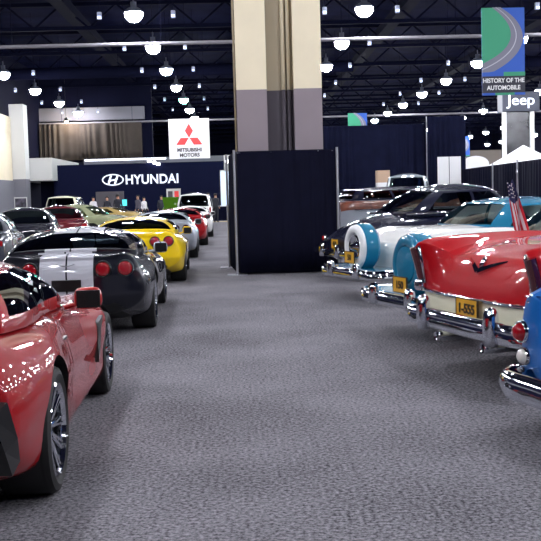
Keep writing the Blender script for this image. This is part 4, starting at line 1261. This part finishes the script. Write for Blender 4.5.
# small items by the display wall
ks = thing('display_screen', 'glowing cyan screen on a stand between the visitors', 'screen', (-7.6, 63.0, 0))
boxobj('screen_panel', -.30, .30, -.03, .0, 1.15, 1.55, M['screen'], ks); boxobj('screen_case', -.33, .33, 0, .06, 1.12, 1.58, M['trim'], ks)
bm = bmesh.new(); tube(bm, (0, .03, 0), (0, .03, 1.15), .03, 10); tube(bm, (0, .03, 0), (0, .03, .03), .25, 20); obj('screen_stand', bm, M['pole'], ks)
ki = thing('display_kiosk', 'pale glowing kiosk panel at the right end of the navy wall', 'kiosk', (-1.0, 68, 0))
boxobj('kiosk_panel', -.30, .40, -.06, 0, .95, 3.3, M['kiosk'], ki); boxobj('kiosk_case', -.34, .44, 0, .2, 0, 3.4, M['offwhite'], ki)
ct = thing('counter', 'dark counter with a pale top beside the glowing kiosk', 'counter', (-1.5, 64, 0))
boxobj('counter_body', -1.0, .95, -.35, .35, 0, .92, M['dark'], ct); boxobj('counter_top', -1.05, 1.0, -.4, .4, .92, .98, M['white_flat'], ct)
bm = bmesh.new(); box(bm, -6, .1, 60.6, 61.4, 0, .012); struct('trim_41', bm, M['yellow_tape'])
es = thing('easel_sign', 'small framed sign with a car picture on a stand at far left', 'sign', (-8.25, 37.0, 0)); es.location = (-12.3, 55.0, 0)
boxobj('sign_board', -.36, .36, -.02, .02, 1.0, 1.85, M['offwhite'], es)
boxobj('sign_picture', -.31, .31, -.03, -.02, 1.28, 1.78, mat('picture_grey', (74, 70, 82), rough=.5, noise=.8, nscale=5), es)
text_obj('sign_lettering', 'CAR SHOW', .12, M['logo_grey'], es, (0, -.025, 1.14))
bm = bmesh.new()
for xx in (-.25, .25): tube(bm, (xx, .02, 1.2), (xx*1.5, -.1, 0), .015, 8)
tube(bm, (0, .02, 1.5), (0, .5, 0), .015, 8); obj('sign_stand', bm, M['trim'], es)
pb = thing('poster_stand', 'white poster stand with a red figure above the green hood', 'poster', (-4.2, 62, 0))
boxobj('poster_board', -.45, .45, -.03, .03, 1.3, 2.15, M['offwhite'], pb); boxobj('poster_red_mark', .05, .32, -.04, -.03, 1.4, 2.0, M['logo_red'], pb); boxobj('poster_dark_mark', -.36, -.06, -.04, -.03, 1.6, 2.0, M['logo_grey'], pb)
boxobj('poster_leg', -.03, .03, -.03, .03, 0, 1.3, M['pole'], pb)
gp = thing('grey_display_board', 'grey display board standing behind the visitors by the navy wall', 'display board', (-9.3, 70, 0))
boxobj('board_panel', -1.0, 1.0, -.04, .04, .9, 2.15, M['logo_grey'], gp); 
for xx in (-.9, .9): boxobj('leg', xx-.03, xx+.03, -.03, .03, 0, .9, M['pole'], gp)

# ------------------------------------------------------------------ world, camera
w = bpy.data.worlds.new('hall_air'); scn.world = w; w.use_nodes = True
w.node_tree.nodes['Background'].inputs[0].default_value = (.10, .11, .16, 1); w.node_tree.nodes['Background'].inputs[1].default_value = .3

cam = bpy.data.cameras.new('camera'); co = bpy.data.objects.new('camera', cam); COL.objects.link(co); scn.camera = co
cam.sensor_width = 36; cam.sensor_fit = 'HORIZONTAL'; cam.lens = 36*970/541; cam.clip_end = 400; cam.clip_start = .05
yaw, pitch, roll = R(1.68), R(4.45), R(1.6)
fwd = Vector((math.sin(yaw)*math.cos(pitch), math.cos(yaw)*math.cos(pitch), -math.sin(pitch)))
right = fwd.cross(Vector((0, 0, 1))).normalized(); up = right.cross(fwd).normalized()
r2 = right*math.cos(roll)-up*math.sin(roll); u2 = up*math.cos(roll)+right*math.sin(roll)
mtx = Matrix((r2, u2, -fwd)).transposed().to_4x4(); mtx.translation = Vector((0, 0, 1.58))
co.matrix_world = mtx
scn.view_settings.view_transform = 'Standard'; scn.view_settings.look = 'None'; scn.view_settings.gamma = 1
scn.view_settings.exposure = 0.0; scn.view_settings.use_curve_mapping = False
